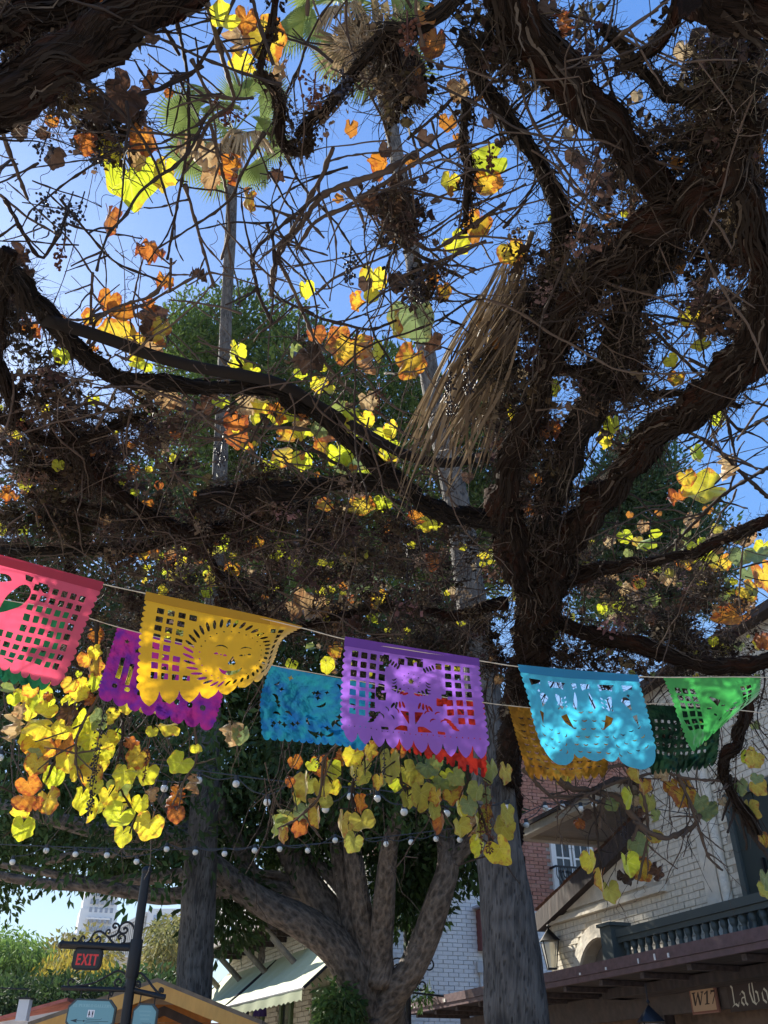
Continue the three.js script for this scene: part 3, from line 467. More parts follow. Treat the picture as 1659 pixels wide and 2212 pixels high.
// the broad evergreen behind, and another at the right
{
  const p = P(640, 1300, 27), t = thing('evergreen_tree', 'dark green pointed evergreen tree behind the sagging limb', 'tree', V(p.x, 0, p.z)), mb = new MB(); mb.tube([V(0, 0, 0), V(0, 9, 0), V(.2, 17, 0)], [.45, .35, .1], 10); mesh('trunk', mb.geo(), M.figBark, t);
  const g = [0, 1, 2].map(() => leafClump(110, .75, .22, .085, -.5, 1.15));
  crown(t, 'crown', [[[[372, 720], [385, 665], [410, 640], [440, 622], [470, 645], [505, 628], [530, 645], [560, 690], [600, 690], [650, 698], [690, 742], [740, 742], [780, 780], [830, 772], [890, 795], [930, 850], [1050, 900], [1090, 1300], [600, 1320], [370, 1260], [345, 900], [355, 790]], 24, 30, 1]], 900, g, M.treeLeaf, [.55, 1.2], [.7, 1.2]);
  const q = P(1420, 1250, 24), r = thing('evergreen_tree', 'dark feathery evergreen behind the right branches of the vine', 'tree', V(q.x, 0, q.z)), m2 = new MB(); m2.tube([V(0, 0, 0), V(0, 11, 0)], [.4, .1], 10); mesh('trunk', m2.geo(), M.figBark, r);
  crown(r, 'crown', [[[[1270, 1100], [1290, 1040], [1340, 975], [1400, 950], [1440, 985], [1480, 1060], [1540, 1095], [1570, 1180], [1560, 1300], [1400, 1340], [1270, 1320]], 22, 26, 1], [[[1030, 900], [1130, 850], [1150, 1000], [1100, 1150], [1030, 1150]], 24, 27, .25]], 320, g, M.darkLeaf, [.6, 1.2], [.6, 1]);
}
function bush(name, label, cat, poly, d0, d1, N, geo, mat, trunkAt, tone = [.6, 1.3]) {
  const p = P(trunkAt[0], trunkAt[1], (d0 + d1) / 2), t = thing(name, label, cat, V(p.x, 0, p.z)), mb = new MB(), h = Math.max(.3, p.y);
  mb.tube(curve([V(0, 0, 0), V(.1, h * .5, 0), V(-.05, h * .9, .05)], 6), Array.from({ length: 7 }, (_, k) => .03 + .012 * (d1 / 4) * (1 - k / 7)), 8); mesh('trunk', mb.geo(), M.figBark, t); crown(t, 'crown', [[poly, d0, d1]], N, geo, mat, tone); return t;
}
{
  const g1 = [leafClump(80, 1, .3, .06, 1), leafClump(80, 1, .28, .07, .8)], g2 = [leafClump(80, .8, .2, .06, 1.6, 1.3)], g3 = [leafClump(60, .22, .1, .045, .3)];
  bush('willow_tree', 'bright green feathery tree at the left edge below the fig', 'tree', [[-60, 2060], [10, 2035], [45, 2050], [75, 2085], [98, 2160], [90, 2190], [-60, 2200]], 28, 34, 260, g1, M.treeLeaf, [10, 2150], [.9, 2]);
  bush('street_tree', 'thin grey green tree in front of the distant stepped tower', 'tree', [[72, 2085], [95, 2060], [125, 2048], [160, 2040], [205, 2042], [228, 2055], [232, 2080], [195, 2095], [110, 2100]], 46, 56, 40, [leafClump(60, 1.3, .4, .14, .2)], M.olive, [150, 2110], [.5, 1]);
  bush('pepper_tree', 'golden drooping tree behind the EXIT sign', 'tree', [[95, 2180], [115, 2125], [150, 2102], [195, 2102], [225, 2118], [238, 2175]], 24, 29, 170, g2, M.goldLeaf, [165, 2170], [.4, 1]);
  bush('street_tree', 'olive tinted tree between the sign pole and left palm trunk', 'tree', [[320, 2140], [338, 2070], [352, 2020], [368, 2005], [385, 2005], [385, 2140]], 30, 36, 120, [leafClump(70, .9, .24, .08, .6)], M.olive, [370, 2150], [.5, 1.3]);
  bush('hedge', 'dark climbing hedge above the market stalls', 'hedge', [[-60, 2158], [120, 2156], [330, 2142], [390, 2135], [390, 2212], [-60, 2212]], 17, 21, 420, g1.map(() => leafClump(70, .6, .14, .06, .2)), M.darkLeaf, [150, 2200], [.4, 1.4]);
  bush('shrub', 'leafy green shrub against the base of the fig trunk', 'shrub', [[705, 2212], [708, 2170], [720, 2140], [740, 2130], [755, 2160], [765, 2212], [765, 2290], [700, 2290]], 11.2, 12, 60, g3, M.figLeaf, [725, 2212], [.8, 1.8]);
  bush('shrub', 'small leafy shoot above the far end of the porch roof', 'shrub', [[893, 2150], [915, 2140], [925, 2158], [905, 2172]], 13.5, 13.8, 8, [leafClump(14, .14, .1, .04, .3)], M.figLeaf, [905, 2170], [1, 2]);
}
// ------------------------------------------------------------------ palms
function fanFrond(n, L, pet, droop, dry) {                          // a stalk and a fan of narrow blades, stalk along +x from the origin
  const mb = new MB(), hub = V(pet, -droop * pet * .3, 0); mb.tube([V(0, 0, 0), V(pet * .5, 0, 0), hub], [.02, .015, .01], 4);
  for (let k = 0; k < n; k++) {
    const a = lerp(-1.65, 1.65, k / (n - 1)), l = L * (1 - .2 * Math.abs(a) / 1.65) * rr(.92, 1.05), w = L * 4.2 / n * .52, d = V(Math.cos(a), 0, Math.sin(a)), s = V(-Math.sin(a), 0, Math.cos(a));
    const at = (t, side, up) => hub.clone().addScaledVector(d, l * t).addScaledVector(s, side).add(V(0, up - droop * l * t * t * (t > .6 ? 1.5 : 1) + .05 * Math.abs(a) * t, 0));
    const z = dry ? rr(-.1, .1) : 0, p = [mb.v(hub), mb.v(at(.5, w / 2, .012 + z)), mb.v(at(.5, -w / 2, .012 + z)), mb.v(at(.5, 0, -.014)), mb.v(at(.78, w * .3, z)), mb.v(at(.78, -w * .3, z)), mb.v(at(1, 0, -.04))];
    mb.tri(p[0], p[1], p[3]); mb.tri(p[0], p[3], p[2]); mb.quad(p[3], p[1], p[4], p[6]); mb.quad(p[2], p[3], p[6], p[5]);
  }
  return mb.geo();
}
const fronds = [0, 1, 2].map((k) => fanFrond(30, .72, .98, .14 + k * .16)), dryFronds = [0, 1].map(() => fanFrond(22, .8, .5, .5, true));
function palm(label, z, pts, top, nf, size) {
  const q = pts.map(([x, y]) => PZ(x, y, z)), rad = pts.map(([, , w], i) => w / 2 / FP * depthOf(q[i])), b = V(q[0].x + (q[0].x - q[1].x) * .5, 0, q[0].z);
  const t = thing('fan_palm', label, 'palm tree', b), mb = new MB(), o = rr(0, 40);
  smoothTube(mb, [V(b.x, -.1, b.z), ...q], [rad[0] * 1.12, ...rad], .07, 26, (a, l) => 1 + .06 * fbm(Math.cos(a) * 2 + o, Math.sin(a) * 2, l * 1.3, 3) + .035 * noise3(Math.cos(a) * 5 + o, Math.sin(a) * 5, l * 2.2) , 1); wmesh('trunk', mb.geo(), M.palmBark, t);
  const c = PZ(top[0], top[1], z), lc = c.clone().sub(b);
  for (let k = 0; k < nf; k++) {
    const az = k * 2.39996 + rr(-.2, .2), el = lerp(1.35, -.75, Math.pow((k + .5) / nf, .85)) + rr(-.12, .12), dry = el < -.55, m = mesh('frond', dry ? pick(dryFronds) : pick(fronds), dry ? M.palmDry : M.palmGreen, t);
    m.position.copy(lc); m.rotation.order = 'YZX'; m.rotation.set(rr(-.9, .9), az, el); const s = size * rr(.7, 1.12); m.scale.set(s, s, s);
  }
  const sk = []; for (let k = 0; k < 20; k++) sk.push(new THREE.Matrix4().compose(c.clone().add(V(0, -rr(.1, .75) * size, 0)), new THREE.Quaternion().setFromEuler(new THREE.Euler(rr(-.3, .3), rr(0, 6.3), rr(-1.55, -1.1), 'YZX')), V(size, size, size).multiplyScalar(rr(.35, .6))));
  inst('dead_frond_skirt', dryFronds[0], M.palmDry, t, sk); return t;
}
palm('tall fan palm with thick grey trunk in front of the red brick building', -8, [[1118, 2230, 138], [1100, 2000, 119], [1080, 1850, 104], [1062, 1680, 88], [1025, 1350, 68], [985, 1080, 56], [940, 880, 44], [892, 562, 34], [865, 380, 32], [832, 220, 29], [800, 110, 27], [778, 40, 26]], [772, 20], 22, 1.15);
palm('slim fan palm rising at the left, its crown against open sky', -11.5, [[414, 2230, 80], [428, 1950, 74], [440, 1760, 62], [456, 1450, 46], [478, 950, 30], [490, 650, 24], [498, 500, 25], [502, 400, 22], [507, 320, 19], [508, 290, 17]], [506, 282], 19, 1.05);

// ------------------------------------------------------------------ sign pole
{
  const z = -7.6, b = PZ(270, 2212, z), X = b.x, q = (x, y) => { const p = PZ(x, y, z); return V(p.x - X, p.y, 0); }, zz = (u, v) => q(129.6 + u * .1406, 1911.6 + v * .1406);
  const o = thing('sign_pole', 'black iron sign pole with scrolled bracket arms at the lower left', 'sign pole', V(X, 0, z)), top = PZ(318, 1882, z).y, s1 = PZ(296, 2030, z).y, s2 = PZ(284, 2112, z).y;
  const mb = new MB(); mb.tube([V(0, 0, 0), V(0, top, 0)], [.043, .036], 14).tube([V(0, s2, 0), V(0, s1, 0)], [.052, .05], 14); const cap = new THREE.SphereGeometry(.042, 12, 8); cap.translate(0, top, 0); mesh('pole', joinG([mb.geo(), cap]), M.iron, o);
  const bar = (a, c, r) => { const m = new MB(); m.tube([a, c], [r, r], 4); return m.geo(); };
  const arm1 = mesh('arm', joinG([bar(zz(20, 920), zz(1180, 965), .028), bar(zz(0, 895), zz(40, 925), .03)]), M.iron, o), arm2 = mesh('arm', bar(zz(20, 1583), zz(1060, 1612), .017), M.iron, o), arm3 = mesh('arm', bar(zz(1120, 1622), zz(1620, 1725), .02), M.iron, o);
  const scroll = (pts, r, parent) => { const m = new MB(), c = curve(pts.map(([a, d]) => zz(a, d)), pts.length * 5); m.tube(c, c.map(() => r), 6); mesh('scroll', m.geo(), M.iron, parent); };
  scroll([[990, 905], [1100, 880], [1150, 740], [1110, 610], [1030, 570], [945, 608], [905, 690], [940, 742], [1010, 735], [1036, 690], [1000, 655], [975, 690]], .0085, arm1);
  scroll([[760, 800], [860, 762], [912, 680], [892, 605], [840, 595], [815, 635], [845, 662], [868, 635]], .0085, arm1);
  scroll([[735, 790], [830, 900], [920, 915], [990, 870], [1000, 800], [950, 755], [895, 790], [908, 830], [940, 812]], .0085, arm1);
  scroll([[745, 800], [702, 760], [722, 700], [762, 690], [765, 730], [735, 742]], .007, arm1);
  scroll([[700, 760], [610, 712], [530, 740], [485, 830], [530, 895], [600, 890], [625, 830], [590, 795], [555, 830]], .0085, arm1);
  scroll([[482, 820], [420, 882], [350, 890], [320, 830], [350, 785], [380, 808], [365, 840]], .007, arm1);
  scroll([[310, 850], [235, 888], [195, 850], [220, 815], [245, 838]], .007, arm1);
  scroll([[200, 1562], [500, 1512], [740, 1392], [880, 1322], [990, 1360], [1025, 1450], [990, 1560], [910, 1590], [842, 1540], [852, 1470], [910, 1450], [938, 1488], [900, 1508]], .008, arm2);
  scroll([[140, 1560], [122, 1500], [175, 1445], [215, 1478], [180, 1498]], .007, arm2); scroll([[760, 1640], [785, 1710], [812, 1660], [785, 1640], [760, 1670]], .006, arm2);
  scroll([[1150, 1420], [1230, 1355], [1320, 1430], [1420, 1560], [1530, 1690]], .009, arm3); scroll([[1215, 1590], [1228, 1520], [1200, 1485], [1172, 1515], [1195, 1550], [1222, 1530]], .01, arm3); scroll([[1570, 1660], [1580, 1610], [1550, 1590], [1530, 1620], [1555, 1645]], .01, arm3);
  const plate = (pts, t) => { const g = new THREE.ExtrudeGeometry(new THREE.Shape(pts), { depth: t, bevelEnabled: true, bevelSize: .004, bevelThickness: .004, bevelSegments: 1 }); return metreUV(g); };
  const face = (pts, map) => { const g = new THREE.ShapeGeometry(new THREE.Shape(pts)), p = g.attributes.position, u = g.attributes.uv, bb = new THREE.Box3().setFromBufferAttribute(p); for (let i = 0; i < p.count; i++) u.setXY(i, (p.getX(i) - bb.min.x) / (bb.max.x - bb.min.x), (p.getY(i) - bb.min.y) / (bb.max.y - bb.min.y)); return [g, new THREE.MeshStandardMaterial({ map, roughness: .55, side: THREE.DoubleSide })]; };
  const cut = (w, h, c, round) => { const o2 = []; const add = (cx, cy, a0) => { if (!round) o2.push([cx + c * Math.cos(a0), cy + c * Math.sin(a0)], [cx + c * Math.cos(a0 + Math.PI / 2), cy + c * Math.sin(a0 + Math.PI / 2)]); else for (let k = 0; k <= 4; k++) o2.push([cx + c * Math.cos(a0 + k * Math.PI / 8), cy + c * Math.sin(a0 + k * Math.PI / 8)]); }; add(w / 2 - c, h / 2 - c, 0); add(-w / 2 + c, h / 2 - c, Math.PI / 2); add(-w / 2 + c, -h / 2 + c, Math.PI); add(w / 2 - c, -h / 2 + c, Math.PI * 1.5); return o2.map(([a, d]) => new THREE.Vector2(a, d)); };
  const sign = (name, label, ctr, w, h, c, round, map, body, hooks) => { const s = thing(name, label, 'sign', V(X + ctr.x, ctr.y, z + .0)); s.rotation.z = -.03; mesh('board', plate(cut(w, h, c, round), .02), body, s).position.z = -.012; const [g, m] = face(cut(w - .018, h - .018, c, round), map); mesh('face', g, m, s).position.z = .0165; for (const x of hooks) { const k = new MB(); k.tube([V(x, h / 2 - .005, 0), V(x, h / 2 + .06, 0)], [.005, .005], 5); mesh('hook', k.geo(), M.iron, s); } return s; };
  const E = zz(422, 1142), ew = zz(645, 1100).x - zz(208, 1100).x, eh = zz(420, 985).y - zz(420, 1302).y;
  sign('exit_sign', 'black sign with red EXIT letters under the upper arm of the pole', E, ew, eh, .035, true, canvasTex(440, 330, (x, w, h) => { x.fillStyle = '#1d2321'; x.fillRect(0, 0, w, h); x.fillStyle = '#d8322f'; x.save(); x.translate(w / 2, h / 2); x.scale(.62, 1); x.font = 'bold 290px sans-serif'; x.textAlign = 'center'; x.textBaseline = 'middle'; x.fillText('EXIT', 0, 14); x.restore(); }), M.iron, [-.05, .05]);
  const teal = (full) => canvasTex(700, 420, (x, w, h) => {
    x.fillStyle = '#6f9da3'; x.fillRect(0, 0, w, h); x.fillStyle = '#8fb4b6'; x.font = 'bold 60px serif'; x.textAlign = 'center';
    if (full) { x.fillText('EL PUEBLO GALLERY', w / 2, 95, 600); x.fillStyle = '#e8e6ea'; x.fillRect(w / 2 - 52, 135, 104, 110); x.fillStyle = '#1a1a22'; for (const s of [-1, 1]) { const a = w / 2 + s * 26; x.beginPath(); x.arc(a, 156, 9, 0, 7); x.fill(); x.fillRect(a - 11, 167, 22, 38); x.fillRect(a - 9, 203, 7, 34); x.fillRect(a + 2, 203, 7, 34); if (s < 0) { x.beginPath(); x.moveTo(a - 18, 212); x.lineTo(a, 168); x.lineTo(a + 18, 212); x.fill(); } } x.fillRect(w / 2 - 1.5, 148, 3, 88); }
    else { for (let k = 0; k < 3; k++) { x.fillStyle = '#7da6aa'; x.fillRect(150 + k * 40, 80 + k * 60, w - 320 - k * 50, 26); } }
    x.strokeStyle = '#26343a'; x.lineWidth = 7; x.beginPath(); x.moveTo(60, 300); x.lineTo(w - 60, 300); x.stroke(); x.fillStyle = '#26343a'; x.beginPath(); if (full) { x.moveTo(50, 300); x.lineTo(160, 270); x.lineTo(140, 300); x.lineTo(160, 330); } else { x.moveTo(w - 50, 300); x.lineTo(w - 160, 270); x.lineTo(w - 140, 300); x.lineTo(w - 160, 330); } x.fill(); x.beginPath(); x.arc(260, 300, 13, 0, 7); x.fill(); x.lineWidth = 5; x.beginPath(); x.moveTo(290, 258); x.quadraticCurveTo(300, 275, 330, 276); x.lineTo(480, 276); x.quadraticCurveTo(520, 274, 530, 256); x.moveTo(280, 345); x.quadraticCurveTo(290, 324, 320, 324); x.lineTo(500, 324); x.stroke();
  });
  const T1 = zz(480, 2000), w1 = zz(850, 1900).x - zz(120, 1900).x, h1 = zz(480, 1760).y - zz(480, 2240).y, T2 = zz(1300, 2060), w2 = zz(1495, 1950).x - zz(1120, 1950).x, h2 = zz(1300, 1830).y - zz(1300, 2290).y;
  sign('direction_sign', 'wide teal direction sign with gallery name, restroom symbol and left arrow', T1, w1, h1, .05, false, teal(true), M.green, [-w1 * .3, w1 * .3]); sign('direction_sign', 'narrow teal direction sign right of the pole', T2, w2, h2, .04, false, teal(false), M.green, [-w2 * .3, w2 * .3]);
}
// ------------------------------------------------------------------ bulbs on wires
{
  const bulbMat = new THREE.MeshPhysicalMaterial({ color: lin(.8, .78, .7), roughness: .25, transmission: .25, thickness: 0 }), sock = std([.015, .016, .016], .6);
  const run = (label, z, wire, bulbs, R) => {
    const c0 = PZ(wire[0][0], wire[0][1], z), o = thing('string_light', label, 'string lights', c0), c = curve(wire.map(([x, y]) => PZ(x, y, z)), 60), mb = new MB(); mb.tube(c, c.map(() => .005), 5); wmesh('wire', mb.geo(), M.wire, o);
    const g = new THREE.SphereGeometry(R, 14, 10), s = new THREE.CylinderGeometry(R * .6, R * .72, R * 1.3, 10);
    const cab = new MB(); bulbs.forEach(([x, y], i) => { const p = PZ(x, y, z + .02), m = mesh('bulb', g, bulbMat, o); m.position.copy(p).sub(c0); const k = mesh('socket', s, sock, m); k.position.y = R * 1.35; if (i) { const q = PZ(bulbs[i - 1][0], bulbs[i - 1][1], z + .02); const a = p.clone(), b = q.clone(); a.y += R * 1.8; b.y += R * 1.8; const m2 = a.clone().lerp(b, .5); m2.y -= .03; cab.tube(curve([a, m2, b], 8), Array(9).fill(.0045), 4); } }); wmesh('cable', cab.geo(), M.wire, o);
  };
  run('upper string of white bulbs drooping between the palms', -6.2, [[-60, 1580], [200, 1628], [420, 1663], [645, 1692], [830, 1708], [1000, 1735], [1110, 1742]], [[0, 1636], [355, 1703], [429, 1685], [510, 1693], [577, 1733], [645, 1683], [703, 1748], [757, 1720], [815, 1725], [873, 1754], [965, 1757], [1098, 1745]], .026);
  run('lower string of white bulbs in front of the fig limbs', -8.2, [[-60, 1822], [350, 1835], [600, 1829], [830, 1808], [1010, 1786]], [[27, 1862], [100, 1837], [163, 1845], [231, 1847], [295, 1861], [360, 1834], [422, 1841], [485, 1844], [550, 1837], [604, 1834], [665, 1837], [724, 1815], [779, 1822], [834, 1823], [888, 1819], [942, 1812], [993, 1814]], .026);
  run('short string of white bulbs before the red brick wall', -9, [[1105, 1770], [1180, 1738], [1280, 1728], [1400, 1745], [1500, 1760]], [[1137, 1782], [1178, 1745], [1215, 1742], [1255, 1747], [1283, 1738], [1318, 1740], [1415, 1757]], .03);
}

// ------------------------------------------------------------------ the old grape vine overhead
const HC = 3.55;                                                   // height of the trellis the vine lies on
const PV = (x, y, lift = 0) => { const p = PH(x, y, HC + lift); return depthOf(p) > 4.6 ? P(x, y, 4.6 + lift) : p; };
const vines = {};
{
  const b1 = P(1105, 1700, 8.6); vines.a = thing('grape_vine', 'old shaggy grape vine with several thick twisting stems on the right', 'grape vine', V(b1.x, 0, b1.z));
  const b2 = P(60, 150, 1.75); vines.b = thing('grape_vine', 'thick dark vine limb crossing the top left corner with twigs and leaves', 'grape vine', b2);
  const b3 = P(300, 830, 2.75); vines.c = thing('grape_vine', 'long sagging vine limb at the left with a hanging curtain of yellow leaves', 'grape vine', b3);
}
const vineOf = (x, y) => (y < 560 && x < 640 ? vines.b : x < 600 || (y < 1000 && x < 690) ? vines.c : vines.a);
const stripMB = { pale: new Map(), dark: new Map() };
function vineLimb(v, pts, opt = {}) {                              // pts: [x, y, width, depth]
  const { shag = 1, mat = M.vineBark, amp = .34, parent = v, slim = .74 } = opt, q = pts.map(([x, y, , d]) => P(x, y, d)), rad = pts.map(([, , w, d]) => w / 2 / FP * d), o = rr(0, 90), mb = new MB(), tw = rr(1.5, 3);
  const c0 = new THREE.CatmullRomCurve3(q, false, 'centripetal'), m0 = Math.max(4, Math.ceil(c0.getLength() / .07)), q2 = [], rad2 = [];
  for (let k = 0; k <= m0; k++) { const t = k / m0, e = t * (rad.length - 1), i = Math.min(Math.floor(e), rad.length - 2), r = lerp(rad[i], rad[i + 1], e - i); q2.push(c0.getPoint(t).add(V(noise3(k * .55, o, 1), noise3(k * .55, o, 2), noise3(k * .55, o, 3)).multiplyScalar(r * .34))); rad2.push(r * slim * (1 + .26 * noise3(k * .6, o, 4))); }
  const res = smoothTube(mb, q2, rad2, .011, 44, (a, l) => { const A = a + l * tw, c = Math.cos(A), s = Math.sin(A); const n = noise3(c * 3.2 + o, s * 3.2, l * 2.2) * .55 + noise3(c * 7 + o, s * 7, l * 4) * .35 + noise3(c * 15, s * 15 + o, l * 10) * .24 + noise3(c * 30, s * 30 + o, l * 26) * .2; return 1 + amp * (n - .12 + .5 * fbm(c + o, s, l * 3.5, 2)); });
  const m = wmesh('limb', mb.geo(), mat, parent);
  // loose strips of bark
  const key = rnd() < .35 ? 'pale' : 'dark', n = Math.round(res.length * 190 * shag), sb = stripMB.dark.get(v) ?? new MB(), sp = stripMB.pale.get(v) ?? new MB(); stripMB.dark.set(v, sb); stripMB.pale.set(v, sp); res.v = v;
  for (let k = 0; k < n; k++) {
    const i0 = Math.floor(rr(1, res.pts.length - 4)), len = Math.floor(rr(3, 14)), a0 = rr(0, 6.3), w = rr(.0015, .006), lift = rr(.1, 1.1), t = rnd() < .1 ? sp : sb; let prev = null; const tn = V(), N = V(), B = V(), side = V();
    for (let j = 0; j <= len; j++) {
      const i = Math.min(i0 + j, res.pts.length - 2); tn.subVectors(res.pts[i + 1], res.pts[Math.max(i - 1, 0)]).normalize(); N.set(0, 1, 0).addScaledVector(tn, -tn.y).normalize(); B.crossVectors(tn, N);
      const u = j / len, a = a0 + u * .35 + .1 * noise3(u * 3, k, 1), r = res.rad[i] * 1.02 + lift * .05 * Math.pow(u, 2.2), out = N.clone().multiplyScalar(Math.cos(a)).addScaledVector(B, Math.sin(a)); side.crossVectors(out, tn);
      const c = res.pts[i].clone().addScaledVector(out, r).add(V(0, -lift * .04 * u * u, 0)), ww = w * (1 - u * .75), p = [t.v(c.clone().addScaledVector(side, ww), 0, u), t.v(c.clone().addScaledVector(side, -ww).addScaledVector(out, ww * .7), 1, u)];
      if (prev) t.quad(prev[0], prev[1], p[1], p[0]); prev = p;
    }
  }
  return res;
}
// main stems
const a = vines.a, c3 = vines.c, bb = vines.b, limbs = [];
limbs.push(vineLimb(a, [[1075, -60, 120, 1.85], [1150, 80, 112, 1.9], [1235, 190, 112, 1.98], [1330, 300, 100, 2.08], [1430, 402, 92, 2.2], [1450, 425, 60, 2.22]], { shag: 1.3 }));
limbs.push(vineLimb(a, [[1640, 250, 90, 2.0], [1560, 370, 110, 2.12], [1450, 470, 110, 2.25], [1330, 560, 92, 2.4], [1240, 650, 78, 2.55], [1185, 780, 66, 2.75], [1140, 920, 68, 3.0], [1085, 1060, 78, 3.3], [1090, 1110, 84, 3.45]], { shag: 1.5 }));
limbs.push(vineLimb(a, [[1470, 440, 96, 2.3], [1400, 590, 84, 2.48], [1330, 740, 80, 2.7], [1275, 880, 84, 2.95], [1215, 1010, 88, 3.25], [1180, 1130, 86, 3.6], [1175, 1230, 92, 3.9]], { shag: 1.8, mat: M.vineBarkGrey }));
limbs.push(vineLimb(a, [[1700, 670, 110, 2.4], [1610, 800, 96, 2.6], [1480, 890, 86, 2.8], [1380, 980, 84, 3.05], [1280, 1100, 86, 3.4], [1215, 1180, 92, 3.65], [1180, 1270, 90, 3.95]], { shag: 1.8 }));
limbs.push(vineLimb(a, [[1590, 380, 80, 2.15], [1630, 500, 84, 2.22], [1650, 630, 88, 2.35], [1610, 760, 92, 2.5], [1530, 850, 88, 2.7]], { shag: 1.2 }));
limbs.push(vineLimb(a, [[1175, 1200, 110, 3.75], [1165, 1300, 104, 4.1], [1150, 1400, 84, 4.5], [1118, 1500, 70, 5.2], [1105, 1600, 60, 6.4], [1100, 1720, 56, 8.3], [1110, 1900, 54, 9]], { shag: 1.8 }));
limbs.push(vineLimb(a, [[1095, 1120, 84, 3.45], [1110, 1210, 80, 3.65], [1150, 1290, 80, 3.95]], { shag: 1.4 }));
limbs.push(vineLimb(a, [[1020, -40, 46, 1.85], [900, 62, 42, 1.92], [830, 72, 40, 1.95], [790, 125, 34, 2.0], [735, 205, 26, 2.05], [690, 245, 22, 2.1], [640, 292, 20, 2.15]], { shag: .8, mat: M.vineBarkGrey }));
limbs.push(vineLimb(a, [[830, 60, 46, 1.95], [850, 120, 50, 2.0], [855, 200, 30, 2.1], [850, 260, 24, 2.2]], { shag: 1.2 }));
limbs.push(vineLimb(a, [[1010, 80, 30, 1.95], [1035, 170, 36, 2.02], [1075, 230, 40, 2.1], [1130, 300, 44, 2.2], [1170, 360, 46, 2.3], [1200, 440, 50, 2.4], [1210, 520, 54, 2.5], [1190, 600, 50, 2.6]], { shag: .9, mat: M.vineBarkGrey }));
limbs.push(vineLimb(a, [[1010, 215, 30, 2.05], [1000, 290, 22, 2.12], [1010, 370, 20, 2.2], [1005, 480, 16, 2.3]], { shag: .6, mat: M.vineBarkGrey }));
limbs.push(vineLimb(a, [[1660, 190, 46, 1.9], [1560, 165, 44, 1.95], [1470, 210, 40, 2.02], [1400, 160, 30, 2.0], [1300, 60, 26, 1.95]], { shag: 1.1, mat: M.vineBarkGrey }));
limbs.push(vineLimb(a, [[1470, -20, 40, 1.8], [1440, 60, 34, 1.86], [1400, 110, 30, 1.9], [1330, 150, 26, 1.95]], { shag: 1 }));
limbs.push(vineLimb(a, [[1500, -30, 150, 1.55], [1600, 10, 150, 1.55], [1720, 30, 150, 1.55]], { shag: 1.1 }));
limbs.push(vineLimb(a, [[1190, 800, 26, 2.75], [1260, 800, 30, 2.78], [1320, 790, 34, 2.75], [1400, 850, 22, 2.8], [1460, 850, 18, 2.8], [1600, 880, 14, 2.8]], { shag: .8 }));
limbs.push(vineLimb(a, [[1700, 1110, 34, 3.3], [1600, 1150, 32, 3.4], [1500, 1195, 30, 3.5], [1400, 1215, 30, 3.6], [1300, 1230, 40, 3.75], [1210, 1250, 50, 3.9]], { shag: .8 }));
limbs.push(vineLimb(a, [[1700, 1420, 40, 4.2], [1560, 1440, 46, 4.3], [1400, 1400, 44, 4.3], [1250, 1360, 46, 4.3], [1160, 1330, 50, 4.25]], { shag: .6 }));
limbs.push(vineLimb(a, [[1620, 1500, 30, 4.3], [1590, 1600, 34, 4.3], [1560, 1660, 30, 4.3], [1640, 1800, 24, 4.3]], { shag: .6 }));
limbs.push(vineLimb(a, [[430, 1075, 50, 3.3], [560, 1062, 54, 3.35], [700, 1050, 50, 3.4], [830, 1035, 46, 3.35], [900, 1060, 40, 3.4]], { shag: .7, mat: M.vineBarkGrey }));
limbs.push(vineLimb(a, [[560, 1390, 22, 4.3], [700, 1340, 20, 4.3], [850, 1310, 22, 4.3], [980, 1330, 26, 4.2], [1100, 1300, 34, 4.1]], { shag: .5 }));
limbs.push(vineLimb(bb, [[-110, 280, 150, 1.62], [20, 215, 142, 1.66], [140, 125, 136, 1.7], [270, 40, 132, 1.74], [420, -70, 140, 1.8]], { shag: 1.1 }));
limbs.push(vineLimb(bb, [[-60, 90, 80, 1.7], [60, 50, 76, 1.75], [200, -20, 70, 1.8]], { shag: 1 }));
limbs.push(vineLimb(bb, [[600, -40, 20, 1.9], [588, 60, 20, 1.95], [562, 150, 18, 2.0], [592, 190, 24, 2.05], [605, 225, 30, 2.08], [608, 290, 28, 2.12], [622, 328, 24, 2.15], [662, 328, 20, 2.15], [668, 275, 18, 2.12]], { shag: .6 }));
limbs.push(vineLimb(c3, [[-70, 540, 66, 2.35], [30, 600, 62, 2.42], [110, 690, 58, 2.55], [200, 780, 52, 2.68], [270, 822, 46, 2.75], [400, 832, 44, 2.8], [570, 838, 46, 2.85], [640, 868, 50, 2.92], [740, 932, 46, 3.05], [820, 1012, 46, 3.2], [900, 1075, 50, 3.35], [980, 1112, 52, 3.45], [1090, 1130, 60, 3.5]], { shag: .5, mat: M.vineBarkGrey }));
limbs.push(vineLimb(c3, [[-40, 1190, 22, 3.7], [150, 1190, 26, 3.7], [300, 1182, 26, 3.75], [420, 1150, 30, 3.7], [560, 1120, 30, 3.6], [660, 1090, 28, 3.5]], { shag: .6, mat: M.vineBarkGrey }));
limbs.push(vineLimb(c3, [[130, 900, 30, 3.05], [190, 1000, 32, 3.2], [280, 1080, 34, 3.35], [400, 1140, 36, 3.55], [520, 1140, 30, 3.65]], { shag: .6 }));
limbs.push(vineLimb(c3, [[-40, 880, 30, 2.9], [60, 930, 28, 3.0], [140, 960, 26, 3.1], [300, 900, 18, 3.0]], { shag: .6 }));
limbs.push(vineLimb(c3, [[20, 540, 44, 2.35], [5, 640, 40, 2.45], [-5, 780, 36, 2.65], [40, 900, 30, 2.9]], { shag: 1.4 }));
limbs.push(vineLimb(c3, [[60, 1070, 16, 3.4], [250, 1110, 18, 3.5], [420, 1180, 18, 3.8], [520, 1290, 16, 4.2], [600, 1350, 14, 4.4]], { shag: .4 }));
